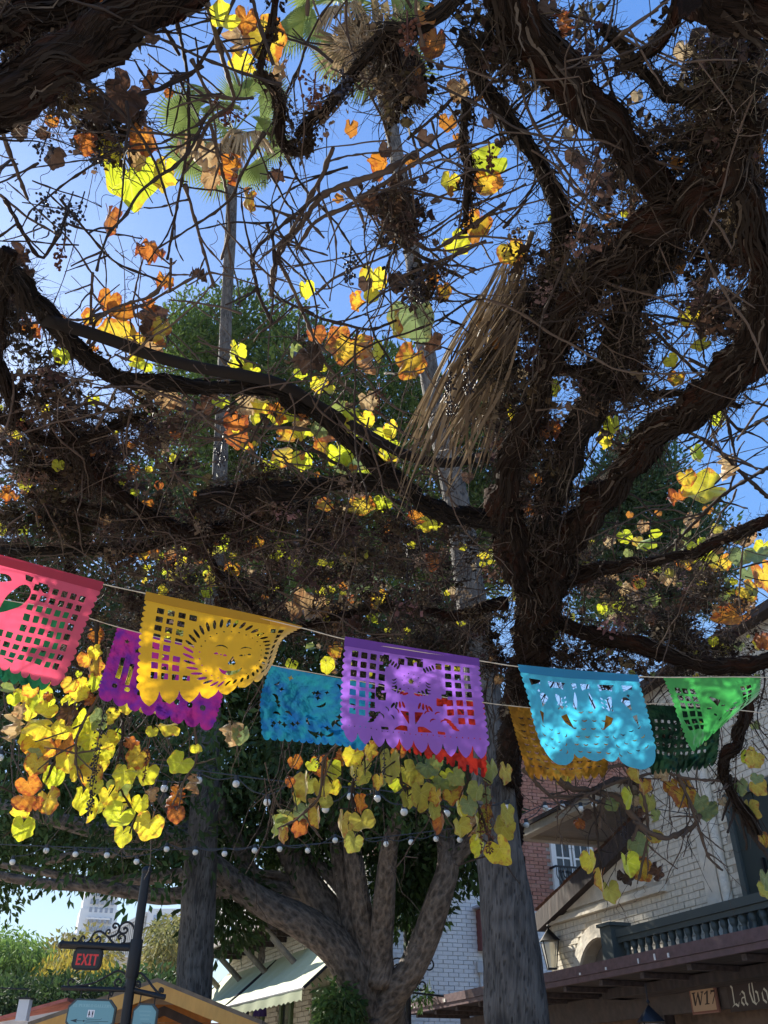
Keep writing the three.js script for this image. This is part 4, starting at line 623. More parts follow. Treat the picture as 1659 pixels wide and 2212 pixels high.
for (const [v, mbs] of stripMB.dark) { wmesh('bark_strips', mbs.geo(), M.strip, v).userData.kind = 'stuff'; wmesh('bark_strips', stripMB.pale.get(v).geo(), M.stripPale, v).userData.kind = 'stuff'; }

// canes: knotted shoots
function caneInto(mb, pts, r0, r1, knot = .1) {
  const c = new THREE.CatmullRomCurve3(pts, false, 'catmullrom', .3), L = c.getLength(), n = Math.max(6, Math.ceil(L / .018)), o = rr(0, knot), P2 = [], R2 = [];
  for (let k = 0; k <= n; k++) { const l = k / n * L, d = Math.abs(((l + o) % knot) - knot / 2) * 2 / knot; P2.push(c.getPointAt(k / n).add(V(rr(-1, 1), rr(-1, 1), rr(-1, 1)).multiplyScalar(r0 * .22))); R2.push(lerp(r0, r1, k / n) * (d > .8 ? 1.45 : 1) * rr(.9, 1.1)); }
  mb.tube(P2, R2, 6); return P2;
}
function tendril(mb, p, s) { const o = [], ax = V(gauss(), gauss() - .6, gauss()).normalize(), u = V(gauss(), gauss(), gauss()).cross(ax).normalize(), w = V().crossVectors(ax, u); for (let k = 0; k <= 22; k++) { const t = k / 22, r = s * .18 * t * (1 - .3 * t); o.push(p.clone().addScaledVector(ax, s * t).addScaledVector(u, Math.cos(t * 13) * r).addScaledVector(w, Math.sin(t * 13) * r)); } mb.tube(o, o.map(() => .0009), 3); }
function sideShoots(mb, P2, n, len, r) {
  for (let k = 0; k < n; k++) { const i = Math.floor(rr(1, P2.length - 1)), d = V(gauss() * 1.2, gauss() * .7 - .35, gauss() * 1.2).normalize(), q = [P2[i].clone()]; let l = len * rr(.3, 1), m = Math.ceil(l / .05); for (let j = 0; j < m; j++) { d.add(V(gauss(), gauss(), gauss()).multiplyScalar(.3)).normalize(); q.push(q[q.length - 1].clone().addScaledVector(d, l / m)); } caneInto(mb, q, r, r * .6, .06); if (rnd() < .35) tendril(mb, q[q.length - 1], rr(.04, .1)); }
}
const laid = [                                                     // shoots laid as the photograph shows them: [width, x, y, x, y, ...]
  [9, 372, -20, 385, 60, 405, 160, 408, 300, 396, 372, 378, 470, 362, 560], [11, 440, -20, 470, 90, 492, 165, 507, 216, 488, 240, 452, 262, 420, 330, 396, 372], [9, 505, 0, 482, 50, 415, 160, 330, 195, 300, 205],
  [8, 415, 130, 425, 150, 450, 200, 505, 214, 545, 212], [9, 300, 205, 350, 190, 400, 165, 440, 142], [8, 455, 268, 470, 330, 490, 420, 495, 500, 478, 560], [8, 600, 560, 640, 640, 700, 780, 760, 850], [8, 590, 700, 560, 640, 545, 560, 570, 520, 690, 420],
  [14, 900, 330, 830, 370, 700, 420, 640, 500, 600, 545, 585, 640], [10, 1000, 300, 900, 350, 760, 440, 680, 480, 640, 540], [10, 720, 320, 690, 390, 640, 480, 600, 560], [8, 400, 400, 420, 470, 462, 620], [7, 590, 640, 660, 672, 700, 690, 800, 712, 860, 690],
  [7, 190, 740, 210, 690, 260, 660, 330, 640, 345, 620], [6, 60, 700, 130, 690, 180, 690, 260, 665], [10, 840, 430, 860, 520, 920, 560, 1000, 600], [9, 1280, 130, 1360, 60, 1420, 20], [8, 1000, 190, 940, 250, 880, 300], [9, 1090, 440, 1000, 500, 930, 540, 830, 480], [8, 1050, 520, 960, 560, 860, 600],
  [7, 200, 590, 197, 640, 196, 700], [7, 370, 560, 366, 630], [7, 356, 680, 362, 740], [6, 0, 420, 60, 470, 130, 510], [9, 0, 270, 40, 380, 60, 430], [9, 10, 430, 60, 520, 90, 560, 130, 500, 150, 440], [6, 130, 430, 240, 560, 330, 600, 350, 610],
  [8, 1300, 130, 1340, 240, 1400, 300], [7, 1110, 140, 1150, 260, 1230, 380, 1300, 470], [9, 1350, 640, 1420, 720, 1500, 800, 1560, 850], [7, 1250, 690, 1350, 640, 1420, 600], [7, 1210, 740, 1300, 690, 1400, 650], [9, 1659, 1010, 1560, 1070, 1480, 1150, 1440, 1190], [8, 1659, 900, 1600, 930, 1560, 890, 1540, 860], [7, 1570, 900, 1590, 1000, 1575, 1060], [8, 1659, 1075, 1600, 1020, 1540, 960, 1480, 930],
  [9, 350, 870, 500, 920, 640, 925, 790, 950], [9, 640, 950, 740, 1010, 860, 1085, 960, 1120], [7, 600, 905, 560, 850, 510, 770], [8, 0, 930, 200, 870, 330, 930, 480, 950], [9, 340, 890, 300, 860, 240, 830],
];
{
  const by = new Map();
  for (const [w, ...q] of laid) {
    const pts = []; for (let k = 0; k < q.length; k += 2) pts.push(PV(q[k], q[k + 1], rr(-.05, .08))); const v = vineOf(q[0], q[1]), mb = new MB(), r = w / 2 / FP * depthOf(pts[0]);
    const P2 = caneInto(mb, pts, r, r * .8, .11); sideShoots(mb, P2, 5, .22, r * .6); wmesh('cane', mb.geo(), rnd() < .5 ? M.cane : M.caneBrown, v);
  }
  // the countless thinner shoots of the open part and of the hanging fringe
  const areas = [[[-20, 0, 640, 820], 34], [[560, 0, 1100, 820], 64], [[1080, 0, 1660, 700], 80], [[1200, 640, 1660, 1130], 60], [[0, 760, 900, 1250], 230], [[850, 850, 1250, 1300], 50], [[0, 1150, 1660, 1500], 350], [[1150, 1480, 1640, 1760], 55], [[0, 1400, 380, 1700], 40], [[560, 1480, 1080, 1750], 44]];
  for (const [[x0, y0, x1, y1], n] of areas) for (let k = 0; k < n; k++) {
    const x = rr(x0, x1), y = rr(y0, y1), v = vineOf(x, y), p = PV(x, y, rr(-.12, .2)), d = y > 1400 ? V(gauss(), gauss() - .9, gauss() * .6).normalize() : V(gauss(), gauss() * .45 - .05, gauss()).normalize(), q = [p.clone()], L = rr(.15, .75), m = Math.ceil(L / .07);
    for (let j = 0; j < m; j++) { d.add(V(gauss(), gauss() * .7 - .02, gauss()).multiplyScalar(.5)).normalize(); q.push(q[q.length - 1].clone().addScaledVector(d, L / m)); }
    const key = v.uuid + Math.floor(rnd() * 2); let e = by.get(key); if (!e) by.set(key, e = { v, mb: new MB(), mat: by.size % 2 ? M.caneBrown : M.cane });
    const r = rr(.0014, .0045); sideShoots(e.mb, caneInto(e.mb, q, r, r * .55, rr(.06, .1)), Math.floor(rr(0, 4)), .14, r * .6); if (rnd() < .4) tendril(e.mb, pick(q), rr(.05, .12));
  }
  for (const { v, mb, mat } of by.values()) wmesh('thin_shoots', mb.geo(), mat, v).userData.kind = 'stuff';
}
// the dense tangle: clumps of fine twigs and shrivelled leaf scraps
{
  const twigClump = (n, R, flat) => { const mb = new MB(); for (let k = 0; k < n; k++) { const p = V(gauss() * R, gauss() * R * flat, gauss() * R), d = V(gauss(), gauss() * .6, gauss()).normalize(), q = [p], L = rr(.05, .22), r = rr(.0007, .0024); for (let j = 0; j < 5; j++) { d.add(V(gauss(), gauss(), gauss()).multiplyScalar(.75)).normalize(); q.push(q[j].clone().addScaledVector(d, L / 5)); } mb.tube(q, q.map((_, i) => r * (1 - i * .1)), 3); } return mb.geo(); };
  const scrapClump = (n, R, flat) => { const mb = new MB(); for (let k = 0; k < n; k++) { const c = V(gauss() * R, gauss() * R * flat, gauss() * R), s = rr(.006, .028), e = new THREE.Euler(rr(0, 6), rr(0, 6), rr(0, 6)), m = 6, ctr = mb.v(c, .5, .5), ring = []; for (let j = 0; j < m; j++) { const a = j / m * 6.283, r = s * rr(.45, 1.2); ring.push(mb.v(V(Math.cos(a) * r, Math.sin(a) * r * .7, s * rr(-.6, .6)).applyEuler(e).add(c), .5, .5)); } for (let j = 0; j < m; j++) mb.tri(ctr, ring[j], ring[(j + 1) % m]); } return mb.geo(); };
  const tg = [0, 1, 2].map(() => twigClump(26, .13, .6)), sg = [0, 1, 2].map(() => scrapClump(30, .13, .6));
  const dens = [                                                   // [x, y, half width, half height, clumps]
    [190, 980, 260, 150, 210], [480, 1110, 330, 110, 220], [820, 1170, 260, 110, 160], [420, 1330, 480, 110, 210], [900, 1370, 330, 110, 190], [1370, 1390, 340, 120, 280], [1140, 1030, 110, 230, 150], [1190, 660, 110, 190, 120], [1480, 420, 210, 190, 190], [1580, 640, 100, 210, 80], [1330, 820, 110, 170, 70], [1590, 190, 110, 170, 110],
    [1150, 100, 120, 120, 50], [120, 130, 170, 130, 90], [240, 250, 50, 90, 22], [870, 470, 80, 60, 30], [860, 150, 60, 110, 36], [1500, 1270, 170, 90, 70], [1380, 1580, 280, 70, 34], [930, 1560, 250, 90, 44], [210, 1450, 170, 110, 40], [30, 640, 50, 130, 36], [1330, 580, 110, 110, 60], [680, 770, 40, 50, 8], [1240, 1200, 120, 130, 90], [930, 600, 40, 70, 10], [1100, 760, 60, 200, 40], [1030, 1400, 200, 90, 70], [1560, 1480, 120, 100, 40], [150, 1150, 220, 110, 130], [60, 900, 100, 160, 60], [560, 1250, 300, 70, 90],
  ];
  const T = new Map();
  for (const [cx, cy, rx, ry, n] of dens) for (let k = 0; k < n * (cy < 800 ? .42 : .52); k++) {
    let x, y, p; for (let t = 0; t < 9; t++) { x = cx + gauss() * rx * 1.15; y = cy + gauss() * ry * 1.15; p = PV(x, y, rr(-.08, .22)); if (noise3(p.x * 5, p.y * 2, p.z * 5) > .2) break; }
    const v = vineOf(x, y); let e = T.get(v); if (!e) T.set(v, e = { t: tg.map(() => []), s: sg.map(() => []), tc: tg.map(() => []), sc: sg.map(() => []) });
    const i = k % 3, q = new THREE.Quaternion().setFromEuler(new THREE.Euler(rr(-.3, .3), rr(0, 6.3), rr(-.3, .3))), w = rnd() < .1 ? rr(1.8, 3) : rr(.35, 1.2); e.t[i].push(rotM(p, rr(.5, .95), q)); e.tc[i].push(lin(w, w * rr(.85, 1), w * rr(.75, 1)));
    const u = rnd() < .12 ? rr(3, 5) : rr(.3, 1.5); e.s[i].push(rotM(p, rr(.5, .85), q)); e.sc[i].push(lin(u, u * rr(.7, 1), u * rr(.6, 1)));  // a few scraps tinted pale: sunlit sparkle painted into the tangle
  }
  for (const { pts, rad, v } of limbs) for (let i = 2; i < pts.length; i += 4) { let e = T.get(v); if (!e) T.set(v, e = { t: tg.map(() => []), s: sg.map(() => []), tc: tg.map(() => []), sc: sg.map(() => []) }); const k = i % 3, p = pts[i].clone().add(V(gauss(), gauss(), gauss()).multiplyScalar(rad[i] * .8)), q = new THREE.Quaternion().setFromEuler(new THREE.Euler(rr(0, 6), rr(0, 6), rr(0, 6))), w = rnd() < .2 ? rr(1.5, 4) : rr(.4, 1.1); e.t[k].push(rotM(p, rr(.2, .5), q)); e.tc[k].push(lin(w, w * .9, w * .8)); e.s[k].push(rotM(p, rr(.22, .5), q)); e.sc[k].push(lin(w * .8, w * .7, w * .6)); }  // some clumps along the limbs tinted pale, as painted sunlit flecks
  for (const [v, e] of T) { tg.forEach((g, i) => e.t[i].length && inst('twig_tangle', g, M.twig, v, e.t[i], e.tc[i])); sg.forEach((g, i) => e.s[i].length && inst('dry_leaf_scraps', g, M.scrap, v, e.s[i], e.sc[i])); }
}
// ------------------------------------------------------------------ grape leaves
const LOBES = [[0, 1.02], [.5, .85], [1.0, .93], [1.5, .82], [2.05, .87], [2.6, .74], [3.14, .2]];
const leafR = (phi) => { const p = Math.abs(phi); let k = 0; while (k < LOBES.length - 2 && LOBES[k + 1][0] < p) k++; const [a, x] = LOBES[k], [b, y] = LOBES[k + 1], t = clamp((p - a) / (b - a), 0, 1), s = t * t * (3 - 2 * t); return lerp(x, y, s); };
function leafGeo(o) {                                               // petiole joint at the origin, tip at -y, faces +z
  const mb = new MB(), n = 60, rings = [.3, .55, .8, 1], idx = [], { cup = 0, fold = 0, rip = .05, dry = 0, curl = 0 } = o, s0 = rr(0, 50);
  const put = (phi, t) => {
    const saw = t === 1 ? 1 + .055 * (((phi * 9.3 + s0) % 1 + 1) % 1) - .03 : 1, r = leafR(phi) * t * saw; let x = Math.sin(phi) * r, y = -Math.cos(phi) * r;
    let z = -cup * r * r + fold * Math.abs(x) * .9 + rip * Math.sin(phi * 5 + s0) * r * r - curl * Math.max(0, -y - .3) ** 2 * 1.2 + .05 * noise3(x * 2 + s0, y * 2, 1); if (dry) { z += dry * (.42 * noise3(x * 1.7 + s0, y * 1.7, 3) + .22 * noise3(x * 4, y * 4 + s0, 7)) * (0.4 + r); x *= 1 - dry * .35 * (.6 + .4 * noise3(y * 2 + s0, 0, 0)); }
    return mb.v(V(x, y + .22, z), Math.sin(phi) * leafR(phi) * t / 2.4 + .5, -Math.cos(phi) * leafR(phi) * t / 2.4 + .5);
  };
  const ctr = put(0, .001);
  rings.forEach((t, k) => { const ring = []; for (let j = 0; j <= n; j++) ring.push(put(-Math.PI + j / n * 2 * Math.PI, t)); idx.push(ring); for (let j = 0; j < n; j++) k ? mb.quad(idx[k - 1][j], idx[k - 1][j + 1], ring[j + 1], ring[j]) : mb.tri(ctr, ring[j + 1], ring[j]); });
  const pt = curve([V(0, .22, .01), V(.05, .5, -.12), V(.02, .85, -.3)], 5); mb.tube(pt, pt.map(() => .022), 4); return mb.geo();
}
const flatLeaves = [{}, { cup: .35 }, { fold: .4 }, { cup: -.3, rip: .14 }, { fold: -.3, curl: .5 }, { cup: .2, rip: .16, curl: .7 }, { fold: .55, curl: .3, rip: .12 }, { cup: .45, rip: .1 }, { dry: .22, rip: .1 }, { dry: .3, fold: .3 }].map(leafGeo), dryLeaves = [{ dry: .7, fold: .5 }, { dry: 1, fold: .9 }, { dry: .9, cup: .6 }, { dry: .6, fold: -.7, curl: .6 }].map(leafGeo);
function leafMat(base, vein, edge, edgeAmt, spots, through, rough = .92) {
  const o = rr(0, 80);
  const map = tex(192, 192, (u, v) => {
    const x = (u - .5) * 2.4, y = (v - .5) * 2.4, r = Math.hypot(x, y), phi = Math.atan2(x, -y), R = leafR(phi), t = r / R; let c = mix3(base, base.map((b) => b * .72), clamp(.5 + fbm(x * 2 + o, y * 2, o, 4), 0, 1) * .8);
    const e = clamp((t - 1 + edgeAmt + .75 * fbm(x * 2.2 + o, y * 2.2, 9, 4)) * 2.6, 0, 1) * (edgeAmt > 0 ? 1 : 0), sp = spots && fbm(x * 6 + o, y * 6, 4, 3) > .52 - spots ? .7 : 0; c = mix3(c, edge, Math.max(e, sp));
    let vn = 0; for (const a of [0, 1.0, -1.0, 2.05, -2.05]) { const dx = Math.sin(a), dy = -Math.cos(a), along = x * dx + y * dy, off = Math.abs(x * dy - y * dx); if (along > 0) { vn = Math.max(vn, 1 - off / (.03 * (1.25 - Math.min(1, along)))); const k = Math.abs(((along * 5.5 - off * 4) % 1 + 1) % 1 - .5); if (off < .3 * along + .06) vn = Math.max(vn, .45 * (1 - (.5 - k) / .06)); } }
    return mix3(c, vein, clamp(vn, 0, 1) * .6);
  });
  return thin(null, rough, through, { map });
}
const LM = {
  Y: [leafMat([.72, .72, .035], [.8, .84, .18], [.5, .25, .03], .06, .02, .52), leafMat([.58, .66, .03], [.75, .82, .16], [.5, .32, .03], .05, 0, .52), leafMat([.8, .7, .04], [.8, .78, .15], [.5, .2, .03], .14, .1, .52)],
  YO: [leafMat([.68, .5, .04], [.7, .62, .12], [.4, .12, .02], .36, .1, .55), leafMat([.66, .42, .03], [.68, .55, .08], [.36, .1, .02], .45, .1, .55)],
  O: [leafMat([.56, .22, .025], [.6, .34, .05], [.28, .06, .015], .4, .1, .5), leafMat([.5, .17, .03], [.55, .26, .06], [.22, .05, .02], .35, .15, .5)],
  D: [leafMat([.5, .46, .06], [.6, .58, .14], [.36, .2, .04], .1, .06, .4), leafMat([.4, .41, .07], [.52, .52, .14], [.36, .22, .05], .06, .04, .36), leafMat([.55, .45, .07], [.6, .55, .14], [.4, .17, .04], .22, .1, .38)],  // duller, darker yellows: the shade on hanging leaves is put into the colour
  G: [leafMat([.27, .34, .09], [.4, .46, .17], [.35, .25, .06], .04, .03, .42), leafMat([.22, .3, .12], [.34, .42, .22], [.35, .3, .08], .06, .02, .36)],
  T: [leafMat([.56, .42, .23], [.6, .5, .32], [.4, .25, .12], .3, .05, .4, .9), leafMat([.5, .33, .16], [.55, .42, .25], [.35, .18, .08], .3, .1, .4, .9)],
  B: [leafMat([.055, .032, .022], [.075, .045, .03], [.035, .02, .015], .4, .1, .3, .9), leafMat([.1, .05, .03], [.12, .065, .04], [.05, .025, .018], .4, .1, .3, .9)],
};
const Y = 'Y', YO = 'YO', O = 'O', G = 'G', T = 'T', B = 'B', D = 'D';
const leafLists = [
  [[282, 400, 110, 104, Y], [355, 380, 50, 75, Y], [235, 325, 62, 56, Y], [180, 308, 45, 54, O], [312, 298, 70, 62, O], [305, 345, 50, 58, T], [430, 350, 100, 50, T], [455, 385, 50, 40, T], [507, 368, 50, 66, O], [532, 435, 26, 56, YO], [330, 535, 66, 44, O], [232, 480, 26, 72, O], [480, 42, 64, 54, Y], [525, 80, 50, 92, T], [572, 88, 82, 92, YO], [530, 50, 60, 60, O], [520, 140, 62, 46, Y], [608, 160, 30, 62, T], [35, 35, 62, 60, O], [140, 12, 40, 34, O], [215, 12, 48, 40, O], [185, 35, 30, 36, O], [85, 80, 30, 34, O], [250, 215, 92, 110, B], [285, 250, 60, 60, B], [215, 240, 60, 70, B], [112, 340, 46, 52, B], [30, 265, 42, 54, B], [328, 178, 26, 48, O], [203, 203, 22, 24, O], [135, 205, 26, 26, YO], [95, 15, 40, 40, B], [600, 375, 40, 30, B]],
  [[925, 38, 46, 40, O], [940, 95, 56, 70, O], [885, 170, 62, 74, B], [905, 195, 50, 50, B], [1000, 195, 56, 60, T], [1048, 350, 86, 62, Y], [1050, 400, 62, 62, YO], [968, 395, 40, 44, Y], [1030, 485, 60, 60, YO], [990, 530, 62, 56, Y], [1105, 545, 60, 56, YO], [1380, 490, 36, 40, Y], [1400, 520, 40, 36, Y], [1325, 535, 34, 50, O], [1597, 402, 46, 52, G], [1630, 328, 42, 44, O], [838, 245, 26, 40, B], [832, 362, 42, 62, O], [880, 515, 42, 36, B], [1475, 110, 42, 40, T], [1377, 208, 26, 28, T], [1210, 55, 32, 54, O], [1180, 20, 40, 40, B], [800, 440, 50, 50, B], [850, 480, 60, 50, B], [885, 470, 40, 60, B]],
  [[358, 605, 48, 38, O], [430, 600, 40, 26, B], [235, 652, 50, 52, O], [260, 680, 60, 46, O], [312, 695, 50, 80, B], [320, 660, 34, 36, O], [65, 717, 52, 38, O], [125, 687, 40, 18, O], [195, 690, 42, 40, YO], [250, 725, 90, 52, YO], [285, 742, 60, 42, YO], [330, 745, 56, 60, T], [345, 715, 40, 60, YO], [135, 770, 40, 40, Y], [300, 785, 42, 24, Y], [335, 820, 76, 42, T], [360, 855, 62, 52, T], [395, 880, 26, 52, T], [505, 770, 36, 66, Y], [540, 805, 38, 34, Y], [685, 725, 42, 40, O], [660, 770, 72, 54, B], [690, 765, 40, 50, B], [635, 760, 26, 36, G], [650, 805, 30, 24, Y], [697, 792, 26, 20, Y], [750, 757, 98, 86, YO], [803, 775, 22, 72, T], [810, 760, 24, 50, Y], [690, 832, 40, 40, Y], [797, 868, 46, 46, T], [755, 887, 42, 26, Y], [660, 627, 34, 42, Y], [805, 602, 62, 56, Y], [770, 652, 30, 46, YO], [803, 640, 34, 36, Y], [900, 692, 98, 102, G], [850, 705, 18, 70, YO], [884, 785, 66, 82, YO], [930, 742, 46, 50, B], [860, 607, 52, 46, B], [960, 632, 32, 40, YO], [940, 605, 24, 44, O], [45, 560, 46, 60, B], [20, 600, 40, 50, O], [60, 590, 30, 30, B]],
  [[600, 902, 50, 46, Y], [790, 912, 46, 40, Y], [640, 912, 36, 44, T], [625, 947, 56, 30, YO], [650, 930, 30, 50, Y], [505, 917, 62, 58, O], [540, 875, 50, 60, T], [510, 952, 52, 42, O], [610, 982, 56, 42, YO], [690, 930, 40, 40, G], [750, 997, 82, 62, G], [735, 985, 60, 60, Y], [780, 1022, 52, 36, Y], [705, 942, 44, 26, O], [695, 967, 32, 46, YO], [440, 887, 52, 40, B], [450, 850, 40, 30, B], [335, 962, 58, 30, B], [50, 982, 22, 26, Y], [85, 997, 42, 26, O], [20, 1065, 48, 26, O], [60, 1060, 30, 20, O], [55, 1047, 30, 34, Y], [115, 1057, 36, 32, Y], [122, 1032, 28, 20, O], [140, 1045, 26, 20, O], [72, 960, 20, 24, O], [200, 870, 30, 26, Y], [480, 865, 40, 24, Y], [560, 870, 44, 30, Y], [545, 900, 24, 40, Y], [760, 950, 50, 40, Y], [820, 940, 44, 36, Y], [840, 975, 36, 40, Y], [700, 900, 40, 40, YO], [670, 880, 34, 30, Y], [1305, 577, 46, 52, B], [1190, 840, 38, 40, Y], [1180, 912, 62, 40, O], [1165, 890, 30, 40, O], [1325, 917, 34, 42, Y], [1425, 905, 76, 22, Y], [1302, 952, 32, 42, Y], [1380, 977, 56, 70, Y], [1500, 982, 26, 42, Y], [1562, 1012, 42, 56, T], [1515, 1060, 92, 66, Y], [1485, 1035, 42, 40, YO], [1465, 1078, 44, 30, O], [1510, 742, 44, 28, Y], [1490, 682, 46, 40, Y], [1460, 820, 36, 36, YO], [1267, 617, 20, 28, Y], [1550, 907, 32, 34, Y], [1110, 892, 18, 34, Y], [1150, 910, 24, 44, Y], [1145, 870, 20, 30, YO], [1010, 780, 40, 60, B], [1080, 1040, 30, 50, B]],
  [[783, 1097, 62, 46, YO], [827, 1088, 42, 40, Y], [902, 1119, 42, 40, O], [933, 1125, 52, 36, Y], [846, 1141, 30, 36, O], [730, 1115, 40, 30, T], [700, 1090, 40, 30, YO], [1417, 1153, 28, 20, Y], [1511, 1190, 46, 52, Y], [1538, 1177, 22, 46, T], [1609, 1163, 62, 56, T], [1599, 1204, 52, 42, G], [1636, 1204, 50, 40, G], [1652, 1247, 46, 72, YO], [1575, 1338, 82, 46, O], [1605, 1315, 50, 30, T], [1649, 1382, 42, 40, O], [1350, 1160, 32, 32, Y], [1394, 1173, 42, 24, Y], [1337, 1308, 32, 26, Y], [1303, 1315, 24, 26, Y], [1179, 1362, 46, 26, G], [1192, 1372, 36, 30, Y], [1317, 1389, 24, 26, Y], [675, 1321, 92, 62, T], [720, 1330, 50, 50, T], [725, 1406, 32, 36, YO], [705, 1440, 32, 36, Y], [940, 1215, 36, 44, O], [330, 1190, 30, 26, O], [285, 1185, 34, 30, O], [470, 1160, 24, 40, O], [555, 1170, 34, 30, YO], [310, 1200, 24, 24, YO], [320, 1090, 26, 24, O], [820, 1300, 40, 50, YO], [810, 1330, 26, 36, Y], [590, 1190, 36, 50, Y], [640, 1210, 30, 36, Y], [500, 1230, 36, 34, YO], [1480, 1215, 40, 36, YO], [1440, 1240, 40, 30, T], [1560, 1225, 50, 40, YO], [1620, 1280, 46, 50, YO]],
];
const garlands = [
  [3.6, [[83, 1568, 66, 44, Y], [87, 1516, 56, 60, Y], [66, 1491, 34, 36, YO], [98, 1538, 46, 40, Y], [87, 1606, 64, 54, YO], [76, 1628, 34, 24, G], [76, 1655, 52, 50, YO], [63, 1699, 52, 44, O], [55, 1729, 50, 38, O], [41, 1754, 40, 28, Y], [74, 1735, 24, 32, O], [46, 1792, 50, 54, Y], [105, 1732, 46, 60, YO], [120, 1680, 44, 52, Y], [175, 1732, 44, 60, Y], [191, 1757, 20, 42, Y], [153, 1543, 42, 56, B], [178, 1565, 60, 60, Y], [139, 1612, 38, 52, O], [191, 1595, 56, 38, Y], [180, 1634, 62, 56, G], [148, 1645, 42, 52, Y], [169, 1672, 20, 38, Y], [200, 1678, 52, 56, YO], [216, 1653, 38, 52, Y], [205, 1700, 36, 40, Y], [235, 1600, 44, 44, Y], [251, 1590, 28, 28, Y], [268, 1672, 50, 42, Y], [295, 1639, 52, 56, YO], [312, 1672, 46, 56, Y], [260, 1700, 52, 46, G], [257, 1738, 60, 44, Y], [252, 1768, 64, 56, Y], [265, 1808, 38, 46, Y], [320, 1787, 62, 62, Y], [306, 1738, 36, 42, Y], [325, 1716, 26, 32, T], [386, 1653, 54, 50, Y], [372, 1721, 40, 50, O], [380, 1762, 40, 40, O], [424, 1694, 18, 42, T], [424, 1617, 26, 22, Y], [30, 1511, 28, 28, Y], [16, 1489, 32, 22, G], [41, 1573, 20, 62, T], [46, 1535, 28, 38, T], [213, 1557, 42, 48, G], [202, 1442, 32, 42, YO], [205, 1475, 28, 42, Y], [197, 1513, 28, 32, O], [361, 1568, 52, 26, Y], [284, 1601, 38, 28, O], [208, 1376, 38, 38, O], [191, 1425, 32, 42, YO], [205, 1410, 30, 34, Y], [170, 1500, 40, 40, Y], [130, 1580, 44, 44, Y], [110, 1620, 36, 40, YO], [225, 1625, 40, 40, Y], [235, 1720, 40, 44, Y], [210, 1745, 30, 40, Y], [150, 1480, 36, 36, YO]]],
  [4.15, [[690, 1657, 44, 48, O], [659, 1700, 32, 66, Y], [694, 1703, 38, 44, Y], [721, 1703, 34, 34, Y], [717, 1664, 32, 44, Y], [764, 1664, 28, 48, Y], [797, 1625, 30, 46, YO], [842, 1657, 44, 74, Y], [881, 1672, 44, 54, Y], [928, 1660, 54, 42, G], [659, 1754, 52, 44, G], [616, 1760, 44, 28, Y], [594, 1785, 32, 50, G], [608, 1805, 22, 36, YO], [643, 1789, 36, 42, O], [686, 1766, 26, 48, YO], [672, 1742, 20, 34, T], [778, 1737, 28, 44, O], [739, 1780, 32, 60, Y], [784, 1780, 56, 50, Y], [760, 1822, 44, 46, Y], [909, 1723, 54, 64, Y], [881, 1727, 38, 44, Y], [955, 1696, 54, 38, G], [944, 1723, 28, 42, YO], [975, 1723, 38, 32, YO], [936, 1754, 28, 38, Y], [953, 1778, 24, 50, O], [998, 1711, 28, 48, O], [1030, 1711, 34, 44, G], [991, 1746, 24, 54, Y], [994, 1789, 38, 44, Y], [1014, 1742, 38, 44, G], [1014, 1785, 18, 44, T], [1030, 1782, 30, 64, Y], [1061, 1668, 34, 54, G], [1092, 1672, 26, 48, Y], [1096, 1762, 30, 50, Y], [1084, 1793, 46, 56, Y], [1084, 1840, 56, 62, Y], [1037, 1828, 28, 50, Y], [1051, 1758, 24, 40, YO], [495, 1586, 48, 54, T], [525, 1590, 36, 44, G], [425, 1621, 22, 18, Y], [860, 1690, 36, 44, Y], [900, 1690, 40, 46, Y], [985, 1680, 36, 40, G], [1050, 1720, 30, 44, G], [820, 1690, 24, 36, YO], [640, 1720, 24, 40, Y], [705, 1735, 30, 30, Y]]],
  [4.3, [[1478, 1717, 52, 64, YO], [1525, 1754, 54, 44, G], [1510, 1735, 40, 40, G], [1431, 1677, 36, 34, T], [1377, 1674, 24, 38, Y], [1364, 1724, 18, 50, Y], [1418, 1806, 34, 30, Y], [1404, 1734, 34, 44, Y], [1418, 1761, 20, 30, G], [1384, 1828, 48, 50, G], [1357, 1869, 38, 54, Y], [1388, 1882, 54, 54, YO], [1277, 1862, 32, 50, Y], [1300, 1902, 18, 50, YO], [1317, 1929, 40, 48, Y], [1354, 1899, 42, 38, B], [1423, 1885, 32, 40, B], [1653, 1922, 28, 40, Y], [1655, 1902, 24, 44, G], [1619, 1754, 30, 50, Y], [1646, 1815, 22, 34, YO], [1253, 1778, 28, 26, O], [1625, 1640, 40, 46, Y], [1600, 1700, 30, 40, G], [1640, 1700, 36, 44, Y], [1450, 1700, 32, 36, YO], [1260, 1760, 24, 30, B], [1390, 1700, 28, 36, YO]]],
];
const hung = [];                                                    // where leaves hang, for their stalks
